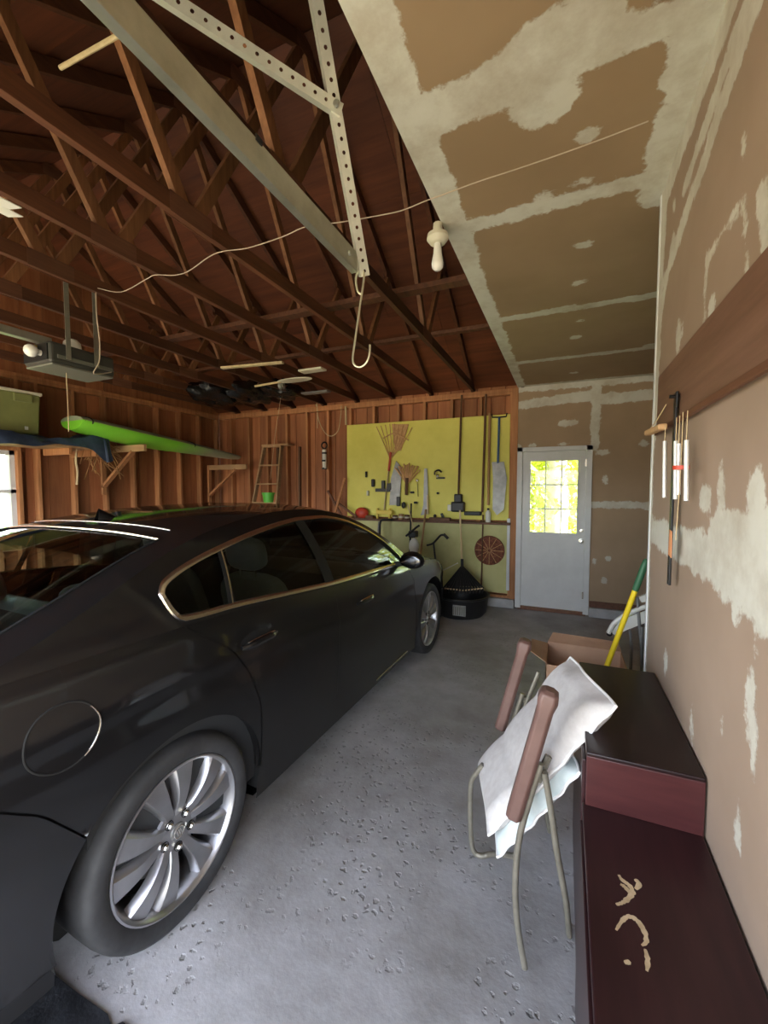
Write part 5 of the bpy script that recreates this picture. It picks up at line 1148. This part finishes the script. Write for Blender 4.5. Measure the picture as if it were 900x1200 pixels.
# kayak on bracket arms, bow toward the back corner
KX = LW + .60
kp = [Lp(84, 495, KX), Lp(125, 505, KX), Lp(175, 516, KX), Lp(225, 526, KX), Lp(278, 537, KX)]
kpath = smoothpath(kp, 6); nk = len(kpath)
ky = thing('kayak', 'lime green kayak lying on wooden brackets along the left wall', 'kayak', tuple(kp[2]))
def kshape(t): return math.sin(math.pi * min(1, .24 + t * .70)) ** .7
mb = MB()
for i, p in enumerate(kpath):
    t = i / (nk - 1); wv, hv = .27 * kshape(t), .135 * kshape(t)
    for k in range(14):
        a = math.pi + math.pi * k / 13; mb.v.append((p.x + wv * math.cos(a), p.y, p.z + .02 + hv * math.sin(a)))
for i in range(nk - 1):
    for k in range(13): mb.f.append((i * 14 + k, i * 14 + k + 1, (i + 1) * 14 + k + 1, (i + 1) * 14 + k))
mb.f.append(tuple(range(14))); mb.f.append(tuple((nk - 1) * 14 + k for k in range(13, -1, -1)))
def hullmat():
    m = mat('kayak_hull', (.24, .66, .05), .4); tc = N(m, 'ShaderNodeTexCoord'); sp_ = N(m, 'ShaderNodeSeparateXYZ'); LK(m, tc.outputs['Object'], sp_.inputs[0])
    mr = N(m, 'ShaderNodeMapRange'); mr.inputs[1].default_value = .25; mr.inputs[2].default_value = 1.0; LK(m, sp_.outputs[1], mr.inputs[0])
    r = ramp(m, mr.outputs[0], [(0, (.22, .62, .04)), (1, (.34, .37, .24))]); LK(m, r.outputs[0], BS(m).inputs['Base Color']); return m
mb.build('hull', hullmat(), ky, smooth=True)
mb = MB()
for i, p in enumerate(kpath):
    t = i / (nk - 1); wv, hv = .272 * kshape(t), .075 * kshape(t)
    for k in range(12):
        a = math.pi * k / 11; mb.v.append((p.x + wv * math.cos(a), p.y, p.z + .02 + hv * math.sin(a)))
for i in range(nk - 1):
    for k in range(11): mb.f.append((i * 12 + k, i * 12 + k + 1, (i + 1) * 12 + k + 1, (i + 1) * 12 + k))
mb.f.append(tuple(range(12))); mb.f.append(tuple((nk - 1) * 12 + k for k in range(11, -1, -1))); mb.build('deck', 'kayakgrey', ky, smooth=True)
for idx in (2, 17):
    p = kpath[idx]; t = idx / (nk - 1); wv = .275 * kshape(t); MB().tube([(p.x + wv * math.cos(a), p.y, p.z + .02 + (.078 if a < math.pi else .14) * kshape(t) * math.sin(a)) for a in np.linspace(-1.2, 2.6, 14)], .008, 6).build('strap', 'black', ky)
MB().tube([kpath[1] + Vector((.2, -.02, .02)), kpath[1] + Vector((.2, .10, .02))], .016, 8).build('carry_handle', 'black', ky)
for i, px in enumerate((140, 262)):
    p = PX(px, 530, 0, LW + .45); pz = min(kpath, key=lambda q: abs(q.y - p.y)).z - .135
    bk = thing('kayak_bracket', ['wooden wall bracket under the lime end of the kayak', 'wooden wall bracket under the grey end of the kayak'][i], 'bracket', (LW, p.y, pz)); zt = pz + .005
    MB().box(LW + .09, LW + .95, p.y - .019, p.y + .019, zt - .085, zt).build('arm', 'beam', bk, bevel=.003); MB().beam((LW + .09, p.y, zt - .55), (LW + .72, p.y, zt - .08), .036, .06, (0, 1, 0)).build('brace', 'stud', bk, bevel=.003); MB().box(LW + .089, LW + .127, p.y - .03, p.y + .03, zt - .65, zt).build('back_strip', 'stud', bk, bevel=.003)
# dry brush bundle and hanging scrap near the tarp
db = thing('brush_bundle', 'bundle of dry brown twigs hanging at the end of the wall shelf', 'twigs', tuple(Lp(112, 530, LW + .4)))
for i in range(46):
    a = Lp(random.uniform(100, 130), random.uniform(512, 526), LW + random.uniform(.3, .55)); e = a + Vector((random.uniform(-.1, .15), random.uniform(-.25, .3), random.uniform(-.42, .08))); MB().tube(smoothpath([a, a.lerp(e, .5) + Vector((random.uniform(-.04, .04),) * 3), e], 3), .006, 4).build('twig', 'brush', db)
tag(MB().tube(smoothpath([Lp(90, 524, LW + .5), Lp(89, 540, LW + .5), Lp(91, 553, LW + .5), Lp(90, 568, LW + .5)], 4), .012, 6).build('rag', 'rope', smooth=True), 'pale twisted rag hanging below the blue tarp', 'rag')
# black bags and odds on the chords
def blob(name, label, c, s, seed, m='bag'):
    rnd = random.Random(seed); ph = [rnd.uniform(0, 6) for _ in range(6)]; t = thing(name, label, 'bag', (c[0], c[1], c[2] - s[2]))
    def f(u, v):
        th, pp = 2 * math.pi * u, math.pi * v; k = 1 + .13 * math.sin(3 * th + ph[0] + 2 * pp) + .10 * math.sin(5 * th - 4 * pp + ph[1]) + .07 * math.sin(9 * th + 7 * pp + ph[2])
        z = math.cos(pp) * s[2]; z = max(z, -s[2] * .75)
        return (c[0] + s[0] * k * math.sin(pp) * math.cos(th), c[1] + s[1] * k * math.sin(pp) * math.sin(th), c[2] + z * k)
    MB().grid(f, 36, 20).build('sack', m, t, smooth=True, weld=True); MB().tube([(c[0] + s[0] * .3, c[1], c[2] + s[2] * .8), (c[0] + s[0] * .35, c[1], c[2] + s[2] * 1.25)], [.03, .07], 8).build('tied_neck', m, t, smooth=True); return t
for i, (px, py, dz, s, lab) in enumerate(((252, 462, -.02, (.27, .46, .15), 'shiny black plastic bag stuffed on the chords in the back corner'), (292, 462, .0, (.25, .40, .14), 'black plastic bag on the chords between the two other bags'), (330, 460, .02, (.24, .34, .12), 'smaller black plastic bag on the chords above the ladder'))):
    c = PX(px, py, 2, CZ + .05); c.y = min(c.y, 5.1); blob('black_bag', lab, (c.x, c.y, CZ + .06 + dz), s, i + 3)
for (px, py, ln, wd_, rot, m, lab, nm, cat) in ((295, 428, .75, .05, 8, 'palehandle', 'thin pale stick lying on the chords', 'stick', 'stick'), (345, 446, .5, .18, 4, 'cream', 'pale oval paddle blade lying on the chords', 'paddle_blade', 'paddle'), (366, 434, .30, .12, 0, 'cream', 'short pale board lying on the chords', 'short_board', 'board'), (370, 460, .42, .10, 0, 'grey', 'grey metal bar lying low near the top plate', 'metal_bar', 'bar')):
    c = PX(px, py, 2, CZ - .012); a = R(rot); d = Vector((math.cos(a), math.sin(a), 0)) * ln / 2
    if 'paddle' in nm:
        t = thing(nm, lab, cat, tuple(c)); MB().prism([c + Vector((ln / 2 * math.cos(q), wd_ / 2 * math.sin(q), 0)) for q in np.linspace(0, 2 * math.pi, 20, False)], (0, 0, .012)).build('blade', m, t, bevel=.004); MB().tube([c + Vector((-.2, 0, .006)), c + Vector((-.65, .05, .006))], .014, 8).build('shaft', 'palehandle', t)
    else: tag(MB().beam(c - d, c + d, wd_, .022).build(nm, m, bevel=.004), lab, cat)
p = PX(330, 452, 2, CZ - .03); t = thing('pulley', 'small grey pulley tied under the chords above the ladder', 'pulley', tuple(p)); MB().lathe([(0, -.02), (.05, -.02), (.035, 0), (.05, .02), (0, .02)], tuple(p), 'x', 16).build('sheave', 'grey', t, smooth=True); MB().box(p.x - .03, p.x + .03, p.y - .02, p.y + .02, p.z - .02, CZ + .01).build('bracket', 'galv', t, bevel=.004)
p = PX(8, 238, 2, CZ + .02); t = thing('pale_bracket', 'torn pale sheet metal piece stuck under a chord', 'scrap', tuple(p)); MB().prism([p + Vector((-.12, -.25, 0)), p + Vector((.02, -.25, 0)), p + Vector((.02, .05, 0)), p + Vector((-.03, .02, -.01)), p + Vector((-.05, .09, 0)), p + Vector((-.12, .06, 0))], (0, 0, .004)).build('sheet', 'plasticwhite', t); MB().box(p.x - .06, p.x - .04, p.y - .1, p.y - .08, p.z, CZ + .06).build('nail', 'blackmetal', t)
a, b = PX(75, 77, 2, CZ + .135), PX(148, 36, 2, CZ + .135); d = (b - a).normalized()
tag(MB().tube([a - d * .02, b + d * .04], .0075, 8).build('pale_stick', 'palehandle', smooth=True), 'pale round stick laid across the chords near the door track', 'stick')
# ================================================================== outside behind the back door
def tree(x, y, h, cr, n, lm, label, seed, tr=.12, cz=None):
    rnd = random.Random(seed); t = thing('garden_tree', label, 'tree', (x, y, -.1), 'trees behind the garage'); cz = cz or h * .55
    MB().tube(smoothpath([(x, y, -.12), (x + .05, y, h * .3), (x - .04, y + .1, h * .6), (x + .05, y, h * .85)], 4), [tr * (1 - .6 * i / 12) for i in range(13)], 10).build('trunk', 'bark', t, smooth=True)
    mb = MB()
    for i in range(n):
        while True:
            p = Vector((rnd.uniform(-1, 1), rnd.uniform(-1, 1), rnd.uniform(-1, 1)))
            if p.length < 1: break
        c = Vector((x + p.x * cr, y + p.y * cr, cz + p.z * (h - cz) * 1.0)); a = Vector((rnd.uniform(-1, 1), rnd.uniform(-1, 1), rnd.uniform(-1, 1))).normalized(); b = a.orthogonal().normalized(); s_ = rnd.uniform(.05, .10)
        o = len(mb.v); mb.v += [tuple(c - a * s_), tuple(c + b * s_ * .45), tuple(c + a * s_), tuple(c - b * s_ * .45)]; mb.f.append((o, o + 1, o + 2, o + 3))
    f_ = mb.build('foliage', lm, t); f_['kind'] = 'stuff'
tree(-.75, 9.2, 5.2, 1.25, 5200, 'leaf2', 'leafy yellow green tree seen through the door panes farthest from the knob', 1, cz=2.2)
tree(.55, 9.6, 5.4, 1.2, 5200, 'leaf2', 'leafy yellow green tree seen through the door panes nearest the knob', 2, cz=2.3)
tree(-.18, 8.6, 5.5, .9, 1500, 'leaf', 'pale thick trunk tree standing right behind the door panes', 3, tr=.24, cz=4.2)
tree(-2.2, 11.5, 6.5, 2.2, 6500, 'leaf', 'large green tree behind the yellow green trees', 4, cz=3)
tree(2.2, 11.8, 6.5, 2.2, 6500, 'leaf', 'large green tree at the far side of the lawn', 5, cz=3)
tree(-9.5, 1.9, 5.5, 2.0, 5000, 'leaf', 'green tree outside the left wall window', 6, cz=2.8)
for o in bpy.data.objects:
    if '_w' in o: del o['_w']
